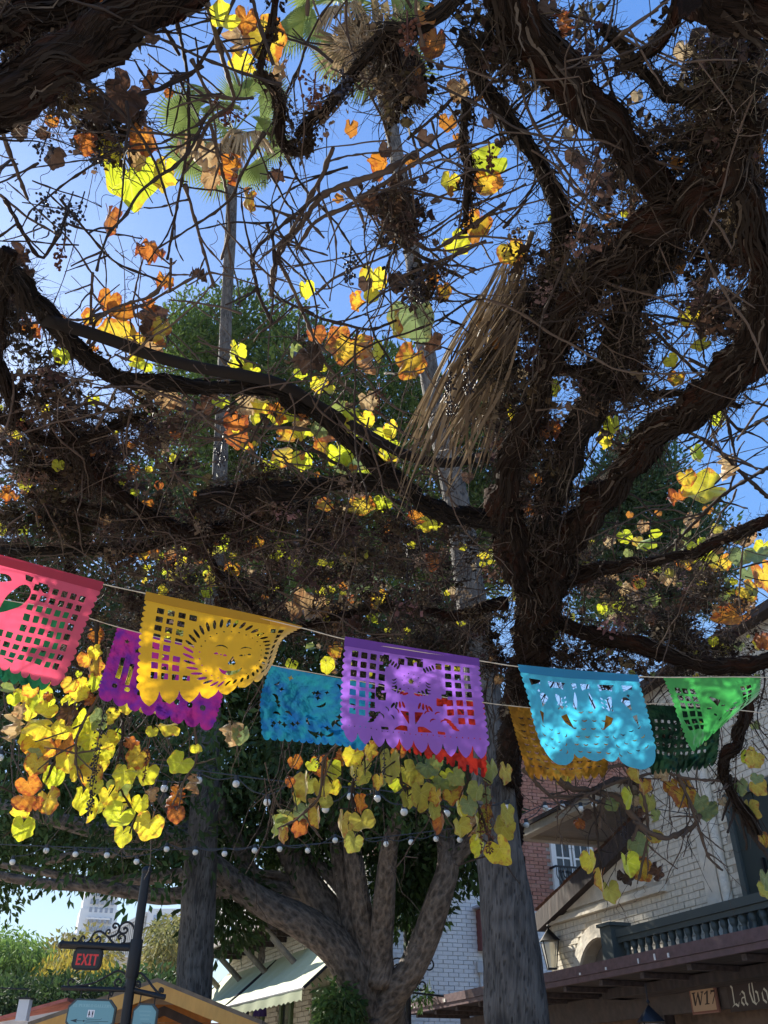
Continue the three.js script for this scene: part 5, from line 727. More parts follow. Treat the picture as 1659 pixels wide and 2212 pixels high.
function leafAt(x, y, w, h, type, depth) {
  const p = depth ? P(x, y, depth + rr(-.12, .12)) : PV(x, y, rr(-.03, .1)), d = depthOf(p), S = Math.max(w, h) * d / FP / 1.66, dir = p.clone().sub(eye).normalize();
  const n = dir.clone().negate(), up = V(0, 1, 0).addScaledVector(n, -n.y).normalize(), right = V().crossVectors(up, n), m = new THREE.Matrix4().makeBasis(right, up, n), q = new THREE.Quaternion().setFromRotationMatrix(m);
  const ratio = Math.min(w, h) / Math.max(w, h), tilt = Math.acos(clamp(ratio * .98, .15, 1)) * (rnd() < .5 ? 1 : -1), e = w < h ? new THREE.Euler(0, tilt, rr(-.2, .2)) : new THREE.Euler(tilt, 0, 0);
  q.multiply(new THREE.Quaternion().setFromEuler(e)).multiply(new THREE.Quaternion().setFromEuler(new THREE.Euler(0, 0, ratio > .75 ? rr(-.7, .7) : w < h ? rr(-.15, .15) : (rnd() < .5 ? 1 : -1) * rr(1.1, 1.6))));
  const dry = type === B || type === T || (type === O && rnd() < .45), g = pick(dry ? dryLeaves : flatLeaves), l = new THREE.Mesh(g, pick(LM[type])); l.name = 'leaf'; l.userData.kindOfLeaf = type; l.castShadow = l.receiveShadow = true; const v = vineOf(x, y); l.position.copy(p).sub(v.position); l.quaternion.copy(q); l.scale.set(S, S, S * rr(.8, 1.2)); v.add(l); hung.push([p, S, v]); return l;
}
for (const list of leafLists) for (const q of list) leafAt(...q);
for (const [d, list] of garlands) for (const q of list) leafAt(q[0], q[1], q[2], q[3], d > 4 && q[4] === Y && rnd() < .72 ? D : q[4], d);  // farther curtains: most yellow leaves take the duller set, shade painted in
// clusters of further leaves, larger ones singly, small ones together
{
  const spread = [[350, 1170, 480, 1260, 26, 36, 'YYYYYYO', 4.7], [560, 880, 860, 1030, 26, 40, 'YYYYGOT', 0], [120, 700, 420, 800, 10, 34, 'YYOOT', 0], [1300, 1100, 1659, 1300, 30, 34, 'YYTGTO', 4.2], [0, 930, 350, 1100, 16, 24, 'YOOYB', 0], [350, 1250, 1000, 1480, 50, 30, 'YTOGBYG', 4.7], [1100, 1280, 1640, 1480, 34, 26, 'GGBTYB', 4.7], [1150, 250, 1659, 800, 40, 34, 'BBOBYT', 0], [700, 80, 1100, 640, 34, 34, 'BBOBB', 0], [0, 0, 380, 330, 26, 40, 'BBOB', 0], [1000, 500, 1240, 1150, 30, 36, 'BBBOT', 0], [1150, 1560, 1640, 1760, 14, 34, 'YTGY', 4.3], [20, 1440, 330, 1600, 26, 42, 'YYYO', 3.75], [620, 1620, 1060, 1700, 22, 40, 'YGYO', 4.25], [0, 820, 760, 1150, 60, 28, 'BBYTOY', 0], [300, 1120, 1120, 1480, 80, 24, 'YYYGDTY'.replace('D', 'Y'), 0], [1150, 1150, 1640, 1480, 36, 24, 'YYGY', 0]];
  for (const [x0, y0, x1, y1, n, s, kinds, d] of spread) for (let k = 0; k < n; k++) { const w = s * rr(.5, 1.15), r = rr(.35, 1); leafAt(rr(x0, x1), rr(y0, y1), rnd() < .5 ? w : w * r, rnd() < .5 ? w : w * r, ({ Y: d > 4 && rnd() < .6 ? D : Y, G, O, T, B })[pick(kinds.split(''))], d ? d + rr(-.2, .3) : 0); }  // many farther yellow leaves also take the set with shade in its colour
}
// past 300 leaves on one vine the smallest go together
{
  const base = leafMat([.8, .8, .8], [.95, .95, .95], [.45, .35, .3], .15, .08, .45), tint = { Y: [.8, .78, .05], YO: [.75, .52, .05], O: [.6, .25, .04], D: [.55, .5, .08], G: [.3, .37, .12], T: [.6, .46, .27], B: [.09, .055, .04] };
  for (const v of Object.values(vines)) { const ls = v.children.filter((o) => o.name === 'leaf').sort((a, b) => b.scale.x - a.scale.x).slice(300); if (!ls.length) continue; const mats = ls.map((l) => { l.updateMatrix(); v.remove(l); return l.matrix.clone(); }); const m = inst('small_leaves', flatLeaves[3], base, v, mats, ls.map((l) => lin(...tint[l.userData.kindOfLeaf]))); m.position.set(0, 0, 0); }
  for (const v of Object.values(vines)) v.children.forEach((o) => delete o.userData.kindOfLeaf);
}
// stalks of the hanging curtains
{
  const stems = [[3.65, [[210, 1340], [205, 1430], [190, 1500], [150, 1570], [120, 1640], [88, 1710], [52, 1790]], 9], [3.6, [[235, 1400], [225, 1480], [180, 1560], [165, 1600], [162, 1690]], 8], [3.62, [[250, 1480], [265, 1580], [250, 1680], [290, 1760], [280, 1800]], 7], [3.6, [[420, 1560], [425, 1640], [395, 1690], [372, 1740]], 6], [4.15, [[740, 1600], [700, 1640], [690, 1720], [640, 1770], [600, 1790]], 7], [4.15, [[790, 1620], [760, 1700], [765, 1760], [780, 1790]], 7], [4.15, [[860, 1600], [870, 1700], [920, 1700], [960, 1760]], 7], [4.15, [[1000, 1620], [1015, 1700], [1040, 1760], [1060, 1820], [1085, 1860]], 8], [4.3, [[1150, 1640], [1230, 1700], [1330, 1720], [1390, 1790], [1440, 1810], [1490, 1790], [1515, 1760]], 16], [4.3, [[1350, 1640], [1390, 1720], [1400, 1800], [1380, 1900]], 8], [4.3, [[1460, 1660], [1500, 1760], [1530, 1850], [1560, 1880]], 8], [4.3, [[1280, 1700], [1290, 1800], [1300, 1900]], 6], [4.3, [[1130, 1660], [1190, 1720], [1260, 1720], [1330, 1690], [1450, 1660]], 9], [4.3, [[1560, 1640], [1600, 1760], [1659, 1850]], 14], [4.3, [[1180, 1620], [1270, 1660], [1380, 1650], [1480, 1680], [1600, 1690]], 8]];
  for (const [d, q, w] of stems) { const mb = new MB(), r = w / 2 / FP * d, v = vineOf(q[0][0], q[0][1]); sideShoots(mb, caneInto(mb, q.map(([x, y]) => P(x, y, d + rr(-.05, .05))), r, r * .6, .09), 9, .2, r * .5); wmesh('cane', mb.geo(), rnd() < .5 ? M.cane : M.caneBrown, v); }
}
// dried grape bunches
{
  const bunch = (x, y, len, w, n, dep, dry) => { const p = dep ? P(x, y, dep) : PV(x, y, -.03), d = depthOf(p), s = d / FP, mb = new MB(), v = vineOf(x, y), gs = []; const L = len * s, W = w * s; mb.tube([p.clone().add(V(0, .05, 0)), p.clone().add(V(0, -L, 0))], [.0022, .0012], 4); const bg = new THREE.SphereGeometry(1, 6, 5); for (let k = 0; k < n; k++) { const t = rnd(), a = rr(0, 6.3), R = W * .5 * (1 - t * .6) * rr(.3, 1), c = p.clone().add(V(Math.cos(a) * R, -L * t, Math.sin(a) * R)), r = rr(.0028, .0052); mb.tube([p.clone().add(V(0, -L * t + .012, 0)), c], [.0007, .0007], 3); const g = bg.clone(); g.scale(r, r * rr(.8, 1.1), r); g.translate(c.x, c.y, c.z); gs.push(g); } const m = wmesh('grape_bunch', joinG([mb.geo(), ...gs]), dry ? M.grapeDry : M.grape, v); return m; };
  for (const q of [[150, 440, 110, 80, 46], [100, 430, 70, 70, 28], [175, 440, 70, 60, 24], [135, 540, 60, 40, 24], [100, 300, 60, 70, 20], [757, 545, 100, 44, 40], [680, 180, 90, 80, 40], [740, 175, 80, 60, 28], [880, 50, 120, 60, 40], [500, 235, 50, 90, 26], [1058, 330, 60, 36, 26], [905, 590, 90, 50, 44], [820, 850, 60, 40, 20], [970, 800, 130, 50, 46], [1010, 760, 120, 50, 40], [1440, 560, 60, 50, 24], [1600, 560, 60, 60, 20], [215, 330, 40, 80, 20], [60, 880, 60, 60, 26], [330, 900, 50, 60, 24], [480, 960, 60, 60, 24], [880, 1200, 60, 50, 22], [1620, 700, 50, 40, 20]]) bunch(...q, 0, rnd() < .25);
  for (const q of [[225, 1530, 170, 34, 70, 3.55], [213, 1630, 120, 30, 50, 3.55], [205, 1690, 70, 24, 34, 3.52], [320, 1620, 70, 16, 24, 3.55], [1048, 1690, 150, 46, 80, 4.1], [1036, 1770, 70, 18, 30, 4.1], [770, 1640, 60, 20, 24, 4.1], [960, 1570, 60, 30, 24, 4.2], [830, 1620, 60, 16, 20, 4.1], [1340, 1760, 60, 30, 24, 4.3], [690, 1600, 60, 30, 24, 4.1]]) bunch(...q, rnd() < .2);
}
// the smooth pipe lying along the sagging limb
{
  const q = [[95, 690, 2.5], [170, 712, 2.58], [240, 735, 2.65], [330, 768, 2.7], [430, 794, 2.75], [600, 828, 2.82], [690, 878, 2.95], [800, 942, 3.1], [880, 984, 3.2], [960, 1000, 3.28], [1050, 985, 3.35]].map(([x, y, d]) => P(x, y, d)), o = thing('steel_pipe', 'smooth dark bent pipe lying along the sagging vine limb', 'pipe', q[4]), mb = new MB();
  smoothTube(mb, q, [.019, .019], .03, 16); wmesh('pipe', mb.geo(), matte([.024, .021, .019], .8), o);
}
// a dead palm frond caught in the vine
{
  const top = P(1120, 500, 2.5), o = thing('dead_palm_frond', 'dry tan palm frond caught upright in the vine beside the stems', 'palm frond', P(985, 850, 2.95)), mats = [[.2, .145, .085], [.13, .09, .05], [.3, .225, .135], [.075, .05, .03]].map((c) => thin(c, .8, .25));
  for (let k = 0; k < 110; k++) {
    const t = k / 109 + rr(-.02, .02), x0 = lerp(1085, 1140, rnd()), y0 = lerp(520, 720, rnd()), xe = lerp(842, 1060, t) + rr(-8, 8), ye = lerp(1085, 985, t) + rr(-110, 50), d0 = 2.5 + rr(-.08, .1), d1 = 3.15 + rr(-.1, .15), bend = rr(-45, 40), n = 14, mb = new MB(), w = rr(2, 5.2); let pr = null;
    for (let j = 0; j <= n; j++) { const u = j / n, x = lerp(x0, xe, u) + bend * Math.sin(u * 3.1) - 22 * u * (1 - u) * (1 - t), y = lerp(y0, ye, u), d = lerp(d0, d1, u) + .02 * Math.sin(u * 9 + k), c = P(x, y, d), s = w * (.45 + 1.1 * Math.sin(Math.min(1, u * 1.15) * 2.6)) / FP * d * (1 - .6 * u * u * u), tw = k + u * 2.2, sx = V(Math.cos(tw) * .6 + .6, .25, Math.sin(tw) * .7).multiplyScalar(s * .8); const p = [mb.v(c.clone().add(sx), 0, u), mb.v(c.clone().add(V(0, 0, s * .5)), .5, u), mb.v(c.clone().sub(sx), 1, u)]; if (pr) { mb.quad(pr[0], pr[1], p[1], p[0]); mb.quad(pr[1], pr[2], p[2], p[1]); } pr = p; }
    wmesh('blade', mb.geo(), pick(mats), o);
  }
  const rb = new MB(); rb.tube(curve([P(1150, 500, 2.5), P(1105, 640, 2.62), P(1040, 760, 2.8)], 12), Array.from({ length: 13 }, (_, k) => .009 * (1 - k / 16)), 6); wmesh('stalk', rb.geo(), mats[0], o);
}

// ------------------------------------------------------------------ cut paper and foil banners on two cords
const CW = 400, CH = 300;
function cutSheet(draw, N = 200) {                                  // cuts a sheet from a drawn stencil; u, v in 0..1 from the top left
  const Mh = Math.round(N * CH / CW), cv = document.createElement('canvas'); cv.width = N + 1; cv.height = Mh + 1; const x = cv.getContext('2d'); x.scale((N + 1) / CW, (Mh + 1) / CH); x.fillStyle = '#fff';
  const cut = (f) => { x.globalCompositeOperation = 'destination-out'; x.beginPath(); f(x); x.fill(); x.globalCompositeOperation = 'source-over'; }, put = (f) => { x.beginPath(); f(x); x.fill(); };
  draw(x, cut, put); const px = x.getImageData(0, 0, N + 1, Mh + 1).data, val = (i, j) => px[(j * (N + 1) + i) * 4 + 3] / 255 - .5;
  const p = [], idx = [], key = new Map(), vert = (k, u, v) => { let n = key.get(k); if (n === undefined) { n = p.length / 2; p.push(u / N, v / Mh); key.set(k, n); } return n; };
  for (let j = 0; j < Mh; j++) for (let i = 0; i < N; i++) {
    const c = [[i, j], [i + 1, j], [i + 1, j + 1], [i, j + 1]], s = c.map(([a, b]) => val(a, b)); if (s.every((t) => t <= 0)) continue; const poly = [];
    for (let k = 0; k < 4; k++) { const [a, b] = c[k], [e, f] = c[(k + 1) % 4], s0 = s[k], s1 = s[(k + 1) % 4]; if (s0 > 0) poly.push(vert(`${a},${b}`, a, b)); if ((s0 > 0) !== (s1 > 0)) { const t = s0 / (s0 - s1), h = a !== e; poly.push(vert(h ? `h${Math.min(a, e)},${b}` : `v${a},${Math.min(b, f)}`, a + (e - a) * t, b + (f - b) * t)); } }
    for (let k = 2; k < poly.length; k++) idx.push(poly[0], poly[k], poly[k - 1]);
  }
  return { p, idx };
}
const cr = (a, b, c, d, t) => .5 * (2 * b + (c - a) * t + (2 * a - 5 * b + 4 * c - d) * t * t + (3 * b - a - 3 * c + d) * t * t * t);
function sheetPoint(grid, u, v) {                                   // Catmull-Rom through a grid of [x, y, depth]
  const nr = grid.length - 1, nc = grid[0].length - 1, fu = clamp(u, 0, 1) * nc, fv = v * nr, iu = clamp(Math.floor(fu), 0, nc - 1), iv = clamp(Math.floor(fv), 0, nr - 1), tu = fu - iu, tv = fv - iv, o = [];
  const g = (r, c, k) => { const R = clamp(r, 0, nr), C = clamp(c, 0, nc), e = (i, n) => (i < 0 ? -1 : i > n ? 1 : 0), base = grid[R][C][k]; let val = base; if (e(c, nc)) val += (base - grid[R][C - e(c, nc)][k]); if (e(r, nr)) val += (grid[R][C][k] - grid[R - e(r, nr)][C][k]); return val; };
  for (let k = 0; k < 3; k++) { const q = []; for (let r = -1; r <= 2; r++) q.push(cr(g(iv + r, iu - 1, k), g(iv + r, iu, k), g(iv + r, iu + 1, k), g(iv + r, iu + 2, k), tu)); o.push(cr(...q, tv)); }
  return P(o[0], o[1], o[2]);
}
function banner(name, label, category, grid, draw, mat, hemMat, ripple = .004, N = 200) {
  const { p, idx } = cutSheet(draw, N), o = thing(name, label, category, sheetPoint(grid, .5, 0)), pos = [], uv = [], s = rr(0, 60);
  for (let k = 0; k < p.length; k += 2) { const u = p[k], v = p[k + 1], q = sheetPoint(grid, u, v); q.z += 1.8 * ripple * v * (noise3(u * 4 + s, v * 2.5, 0) + .4 * noise3(u * 10, v * 6 + s, 2)); pos.push(q.x, q.y, q.z); uv.push(u * .42, v * .32); }
  const g = new THREE.BufferGeometry(); g.setAttribute('position', new THREE.Float32BufferAttribute(pos, 3)); g.setAttribute('uv', new THREE.Float32BufferAttribute(uv, 2)); g.setIndex(idx); g.computeVertexNormals(); wmesh('sheet', g, mat, o);
  if (hemMat) { const mb = new MB(), n = 60; for (let i = 0; i <= n; i++) for (const v of [-.014, .075]) { const q = sheetPoint(grid, i / n, v); q.z += .0035; q.y += .0015; mb.v(q, i / n, v); } for (let i = 0; i < n; i++) mb.quad(i * 2, i * 2 + 1, i * 2 + 3, i * 2 + 2); wmesh('hem', mb.geo(), hemMat, o); }
  return o;
}
const TAU = Math.PI * 2;
const circ = (x, cx, cy, r) => { x.moveTo(cx + r, cy); x.arc(cx, cy, r, 0, TAU); };
const ell = (x, cx, cy, a, b, rot) => { x.moveTo(cx + a * Math.cos(rot), cy + a * Math.sin(rot)); x.ellipse(cx, cy, a, b, rot, 0, TAU); };
const moon = (x, cx, cy, r, rot, fat = .55) => { const n = 12; for (let k = 0; k <= n; k++) { const a = rot + Math.PI * k / n; x[k ? 'lineTo' : 'moveTo'](cx + r * Math.cos(a), cy + r * Math.sin(a)); } for (let k = n; k >= 0; k--) { const a = Math.PI * k / n, ex = r * Math.cos(a), ey = r * (1 - fat) * Math.sin(a); x.lineTo(cx + ex * Math.cos(rot) - ey * Math.sin(rot), cy + ex * Math.sin(rot) + ey * Math.cos(rot)); } x.closePath(); };
const star = (x, cx, cy, r, n = 5) => { for (let k = 0; k < n * 2; k++) { const a = k / n * Math.PI - 1.57, R = k % 2 ? r * .38 : r; x[k ? 'lineTo' : 'moveTo'](cx + R * Math.cos(a), cy + R * Math.sin(a)); } x.closePath(); };
const outlinePath = (x, bottom, nb, depth, side = 15, nside = 15) => { // scalloped sides, pointed or round tabs below
  const yb = CH - depth, m = side * .55; x.moveTo(m, 0); x.lineTo(CW - m, 0);
  for (let k = 0; k < nside; k++) { const y0 = k / nside * yb, y1 = (k + 1) / nside * yb; x.quadraticCurveTo(CW + m * .9, (y0 + y1) / 2, CW - m, y1); }
  for (let k = nb - 1; k >= 0; k--) { const x1 = m + (k + 1) / nb * (CW - 2 * m), x0 = m + k / nb * (CW - 2 * m), c = (x0 + x1) / 2; if (bottom === 'point') { x.quadraticCurveTo(x1 - 2, yb + depth * .65, c, CH); x.quadraticCurveTo(x0 + 2, yb + depth * .65, x0, yb); } else x.bezierCurveTo(x1, CH + 4, x0, CH + 4, x0, yb); }
  for (let k = nside - 1; k >= 0; k--) { const y0 = k / nside * yb, y1 = (k + 1) / nside * yb; x.quadraticCurveTo(-m * .9, (y0 + y1) / 2, m, y0); } x.closePath();
};
const gridCut = (cut, keep, x0, x1, y0, y1, step = 27, sz = 18) => { for (let y = y0; y <= y1 - sz; y += step) for (let x = x0; x <= x1 - sz; x += step) if (!keep(x + sz / 2, y + sz / 2)) cut((c) => c.rect(x, y, sz, sz)); };
const paper = (c, th = .5) => thin(c, .95, th), hem = (c) => thin(c.map((x) => x * .62), .9, .15);
const row1 = [[-75, 1184], [0, 1203], [224, 1262], [315, 1282], [490, 1319], [650, 1356], [742, 1380], [890, 1405], [1034, 1427], [1119, 1440], [1250, 1452], [1376, 1461], [1432, 1463], [1645, 1463], [1730, 1468]];
const D1 = (x) => lerp(2.36, 2.72, clamp(x / 1659, -.1, 1.1)), D2 = (x) => lerp(3.2, 3.55, clamp(x / 1659, -.1, 1.1));
const gridOf = (rows, D, dz) => rows.map((r, i) => r.map(([x, y, e]) => [x, y, D(x) + (e ?? 0) + (dz ? dz(i) : 0)]));
banner('papel_picado_banner', 'yellow cut paper banner with a smiling sun face, right edge folded back', 'banner', gridOf([
  [[315, 1283], [403, 1302], [492, 1320], [572, 1337], [652, 1356]],
  [[303, 1352], [393, 1372], [487, 1391], [568, 1394, .03], [612, 1380, .12]],
  [[297, 1432], [385, 1446], [477, 1458], [556, 1448, .05], [596, 1418, .2]],
  [[293, 1528], [385, 1519], [470, 1506], [548, 1478, .08], [584, 1448, .24]]], D1), (x, cut, put) => {
  put((c) => outlinePath(c, 'point', 8, 38)); const cx = 222, cy = 138, keep = (a, b) => Math.hypot(a - cx, b - cy) < 128;
  gridCut(cut, keep, 34, 372, 34, 252, 26, 17);
  for (let k = 0; k < 36; k++) { const a = k / 36 * TAU, r = 103; cut((c) => ell(c, cx + r * Math.cos(a), cy + r * Math.sin(a), 14, 4, a + .45)); }
  for (let k = 0; k < 26; k++) { const a = k / 26 * TAU; cut((c) => circ(c, cx + 78 * Math.cos(a), cy + 78 * Math.sin(a), 2)); }
  for (const s of [-1, 1]) { cut((c) => moon(c, cx + s * 30, cy - 16, 18, Math.PI, .22)); cut((c) => { c.moveTo(cx + s * 48, cy - 4); c.quadraticCurveTo(cx + s * 38, cy - 16, cx + s * 36, cy - 4); c.closePath(); }); cut((c) => { c.moveTo(cx + s * 14, cy - 2); c.quadraticCurveTo(cx + s * 22, cy - 14, cx + s * 25, cy - 2); c.closePath(); }); cut((c) => circ(c, cx + s * 30, cy - 5, 2.2)); }
  cut((c) => { c.moveTo(cx, cy - 4); c.lineTo(cx + 10, cy + 22); c.quadraticCurveTo(cx + 6, cy + 29, cx, cy + 24); c.quadraticCurveTo(cx - 6, cy + 29, cx - 10, cy + 22); c.closePath(); }); cut((c) => moon(c, cx, cy + 32, 30, 0, .5));
}, paper([.8, .46, .01]), hem([.62, .34, .01]), .004, 240);
banner('papel_picado_banner', 'purple cut paper banner with a flower pattern and pointed lower edge', 'banner', gridOf([
  [[745, 1380], [890, 1404], [1035, 1427]], [[738, 1455, .01], [888, 1478, .035], [1042, 1490]], [[735, 1530, .02], [890, 1553, .0], [1052, 1560, .02]], [[738, 1600, .03], [895, 1624, .03], [1062, 1640, .03]]], D1), (x, cut, put) => {
  put((c) => outlinePath(c, 'point', 10, 36)); const shapes = [[200, 92, 52, 48], [150, 60, 24, 22], [262, 62, 24, 22], [146, 108, 24, 22], [256, 112, 26, 22], [168, 160, 30, 24], [236, 160, 30, 24], [140, 200, 46, 32], [262, 200, 46, 32], [200, 190, 12, 60]], keep = (a, b) => shapes.some(([u, v, p, q]) => ((a - u) / (p + 5)) ** 2 + ((b - v) / (q + 5)) ** 2 < 1);
  gridCut(cut, keep, 26, 376, 30, 232, 27, 18);
  for (let k = 0; k < 24; k++) cut((c) => circ(c, 24 + k * 15.3, 246, 1.9));
  cut((c) => star(c, 200, 92, 13, 8)); for (let k = 0; k < 10; k++) { const a = k / 10 * TAU; cut((c) => circ(c, 200 + 25 * Math.cos(a), 92 + 22 * Math.sin(a), 1.8)); }
  for (const s of [-1, 1]) { const f = (d) => 200 + s * d; for (let k = 0; k < 4; k++) { cut((c) => moon(c, f(44 + k * 14), 182 + (k % 2) * 22, 10, s > 0 ? 2.6 : -2.2, .4)); cut((c) => ell(c, f(22 + k * 10), 160 + k * 2, 10, 3.4, s * (1.9 - k * .3))); cut((c) => moon(c, f(50), 88 + k * 9, 9, s * .4, .4)); cut((c) => ell(c, f(38 + k * 8), 56 - k * 4, 8, 3.2, s * 1.1)); cut((c) => ell(c, f(96 + k * 6), 196 + k * 9, 11, 3.4, s * .5)); cut((c) => ell(c, f(16 + k * 9), 128 - k * 3, 9, 3.2, s * (.4 + k * .3))); }
    cut((c) => { c.moveTo(f(8), 178); c.lineTo(f(32), 178); c.lineTo(f(8), 216); c.closePath(); }); cut((c) => { c.moveTo(f(14), 222); c.quadraticCurveTo(f(30), 214, f(52), 238); c.lineTo(f(14), 238); c.closePath(); }); cut((c) => c.rect(f(84) - (s < 0 ? 16 : 0), 122, 16, 28)); cut((c) => c.rect(f(66) - (s < 0 ? 20 : 0), 232, 20, 8)); cut((c) => { c.moveTo(f(70), 132); c.lineTo(f(94), 140); c.lineTo(f(72), 156); c.closePath(); }); }
  cut((c) => c.rect(118, 26, 16, 34)); cut((c) => { c.moveTo(176, 24); c.lineTo(236, 24); c.lineTo(206, 38); c.closePath(); });
}, paper([.3, .12, .62]), hem([.19, .06, .5]), .006, 220);
banner('papel_picado_banner', 'turquoise cut paper banner with bird shapes and rounded lower lobes', 'banner', gridOf([
  [[1119, 1440], [1205, 1449], [1290, 1456], [1378, 1462]], [[1139, 1505], [1220, 1520, .02], [1305, 1522, .02], [1395, 1520]], [[1156, 1578], [1232, 1590, .03], [1318, 1592], [1411, 1582]], [[1190, 1655, .05], [1245, 1655, .06], [1325, 1660, .04], [1428, 1665]]], D1), (x, cut, put) => {
  put((c) => { c.moveTo(6, 0); c.lineTo(394, 0); for (let k = 0; k < 13; k++) c.quadraticCurveTo(406, (k + .5) * 19, 394, (k + 1) * 19); c.bezierCurveTo(396, 312, 292, 312, 288, 258); c.quadraticCurveTo(270, 292, 240, 266); c.quadraticCurveTo(205, 292, 170, 264); c.quadraticCurveTo(150, 286, 132, 258); c.bezierCurveTo(130, 312, 8, 312, 8, 247); for (let k = 12; k >= 0; k--) c.quadraticCurveTo(-6, (k + .5) * 19, 6, k * 19); c.closePath(); });
  for (const [a, b] of [[26, 66], [90, 150], [170, 186], [200, 232], [258, 312], [336, 372]]) cut((c) => { c.moveTo(a, 36); c.lineTo(b, 36); c.quadraticCurveTo((a + b) / 2 + 8, 60, b - 2, b - a > 40 ? 62 : 50); c.quadraticCurveTo((a + b) / 2, 48, a + 3, 58); c.closePath(); });
  for (const s of [-1, 1]) { const f = (d) => 200 + s * d; cut((c) => { c.moveTo(f(150), 84); c.quadraticCurveTo(f(132), 66, f(122), 92); c.lineTo(f(150), 124); c.closePath(); }); cut((c) => { c.moveTo(f(96), 76); c.quadraticCurveTo(f(72), 66, f(78), 122); c.quadraticCurveTo(f(92), 110, f(96), 76); }); cut((c) => { c.moveTo(f(24), 60); c.lineTo(f(40), 106); c.lineTo(f(30), 118); c.quadraticCurveTo(f(16), 90, f(24), 60); }); cut((c) => { c.moveTo(f(66), 132); c.lineTo(f(50), 176); c.lineTo(f(78), 160); c.lineTo(f(88), 142); c.closePath(); }); cut((c) => { c.moveTo(f(164), 136); c.lineTo(f(150), 140); c.lineTo(f(160), 178); c.closePath(); });
    for (let r = 0; r < 3; r++) for (let k = 0; k < 4; k++) cut((c) => moon(c, f(86 + k * 24 + r * 6), 196 + r * 28 - k * 7, 9, s * (.9 - k * .5), .36)); for (let k = 0; k < 9; k++) cut((c) => ell(c, f(62 + (k % 3) * 14), 82 + Math.floor(k / 3) * 13 + (k % 3) * 5, 5.5, 2.2, s * .7)); cut((c) => star(c, f(150), 72, 8, 4)); }
  for (let r = 0; r < 6; r++) for (let k = 0; k < 4; k++) if (r > 0 || k % 3) cut((c) => moon(c, 152 + k * 32 + (r % 2) * 8, 118 + r * 25, 9.5, 0, .42));
}, paper([.05, .48, .72], .55), hem([.02, .3, .62]), .006, 220);
banner('papel_picado_banner', 'bright green cut paper banner folded into a triangle at the right', 'banner', gridOf([
  [[1432, 1463], [1503, 1463], [1574, 1463], [1645, 1463]], [[1452, 1515], [1522, 1520, .02], [1590, 1512, -.02], [1642, 1487, .04]], [[1474, 1572], [1530, 1566, .03], [1588, 1534, -.03], [1638, 1500, .08]], [[1494, 1630, .02], [1520, 1606, .06], [1572, 1558, 0], [1632, 1508, .12]]], D1), (x, cut, put) => {
  put((c) => outlinePath(c, 'round', 9, 26)); const keep = (a, b) => a > 112 && a < 290; gridCut(cut, keep, 30, 376, 44, 240, 30, 21); for (let k = 0; k < 7; k++) cut((c) => ell(c, 150 + k * 18, 120 + (k % 3) * 40, 10, 4, k)); cut((c) => { c.moveTo(160, 70); c.lineTo(200, 90); c.lineTo(180, 120); c.closePath(); }); cut((c) => { c.moveTo(230, 150); c.lineTo(270, 170); c.lineTo(240, 190); c.closePath(); });
}, paper([.05, .38, .08]), null, .012, 180);
banner('papel_picado_banner', 'pink cut paper banner with a lattice and round lower edge at the left', 'banner', gridOf([
  [[-70, 1186], [28, 1211], [126, 1237], [224, 1263]], [[-100, 1262, .02], [0, 1290, .04], [100, 1312, .02], [192, 1336]], [[-125, 1335, .03], [-28, 1368, .02], [70, 1392, .05], [162, 1412, .02]], [[-140, 1395, .05], [-48, 1432, .06], [42, 1462, .07], [130, 1488, .05]]], D1), (x, cut, put) => {
  put((c) => outlinePath(c, 'round', 12, 24)); const keep = (a, b) => a < 222 && !(a > 150 && b > 170) || (a > 40 && a < 222 && b < 170); gridCut(cut, keep, 160, 372, 46, 262, 27, 17);
  cut((c) => { c.moveTo(170, 66); c.bezierCurveTo(190, 40, 226, 60, 205, 100); c.bezierCurveTo(196, 124, 160, 132, 142, 142); c.bezierCurveTo(140, 110, 150, 86, 170, 66); }); cut((c) => { c.moveTo(100, 44); c.quadraticCurveTo(140, 30, 150, 52); c.quadraticCurveTo(120, 66, 100, 60); c.closePath(); }); cut((c) => { c.moveTo(180, 28); c.lineTo(206, 30); c.lineTo(204, 44); c.lineTo(186, 42); c.closePath(); }); cut((c) => { c.moveTo(222, 40); c.lineTo(250, 40); c.lineTo(250, 66); c.quadraticCurveTo(236, 62, 222, 40); });
  for (let k = 0; k < 7; k++) cut((c) => ell(c, 118 + Math.cos(k * .9) * 26, 190 + Math.sin(k * .9) * 24, 11, 3.5, k * .9)); cut((c) => { c.moveTo(196, 258); c.lineTo(236, 258); c.lineTo(236, 270); c.closePath(); });
}, paper([.62, .07, .14]), hem([.45, .03, .08]), .006, 200);
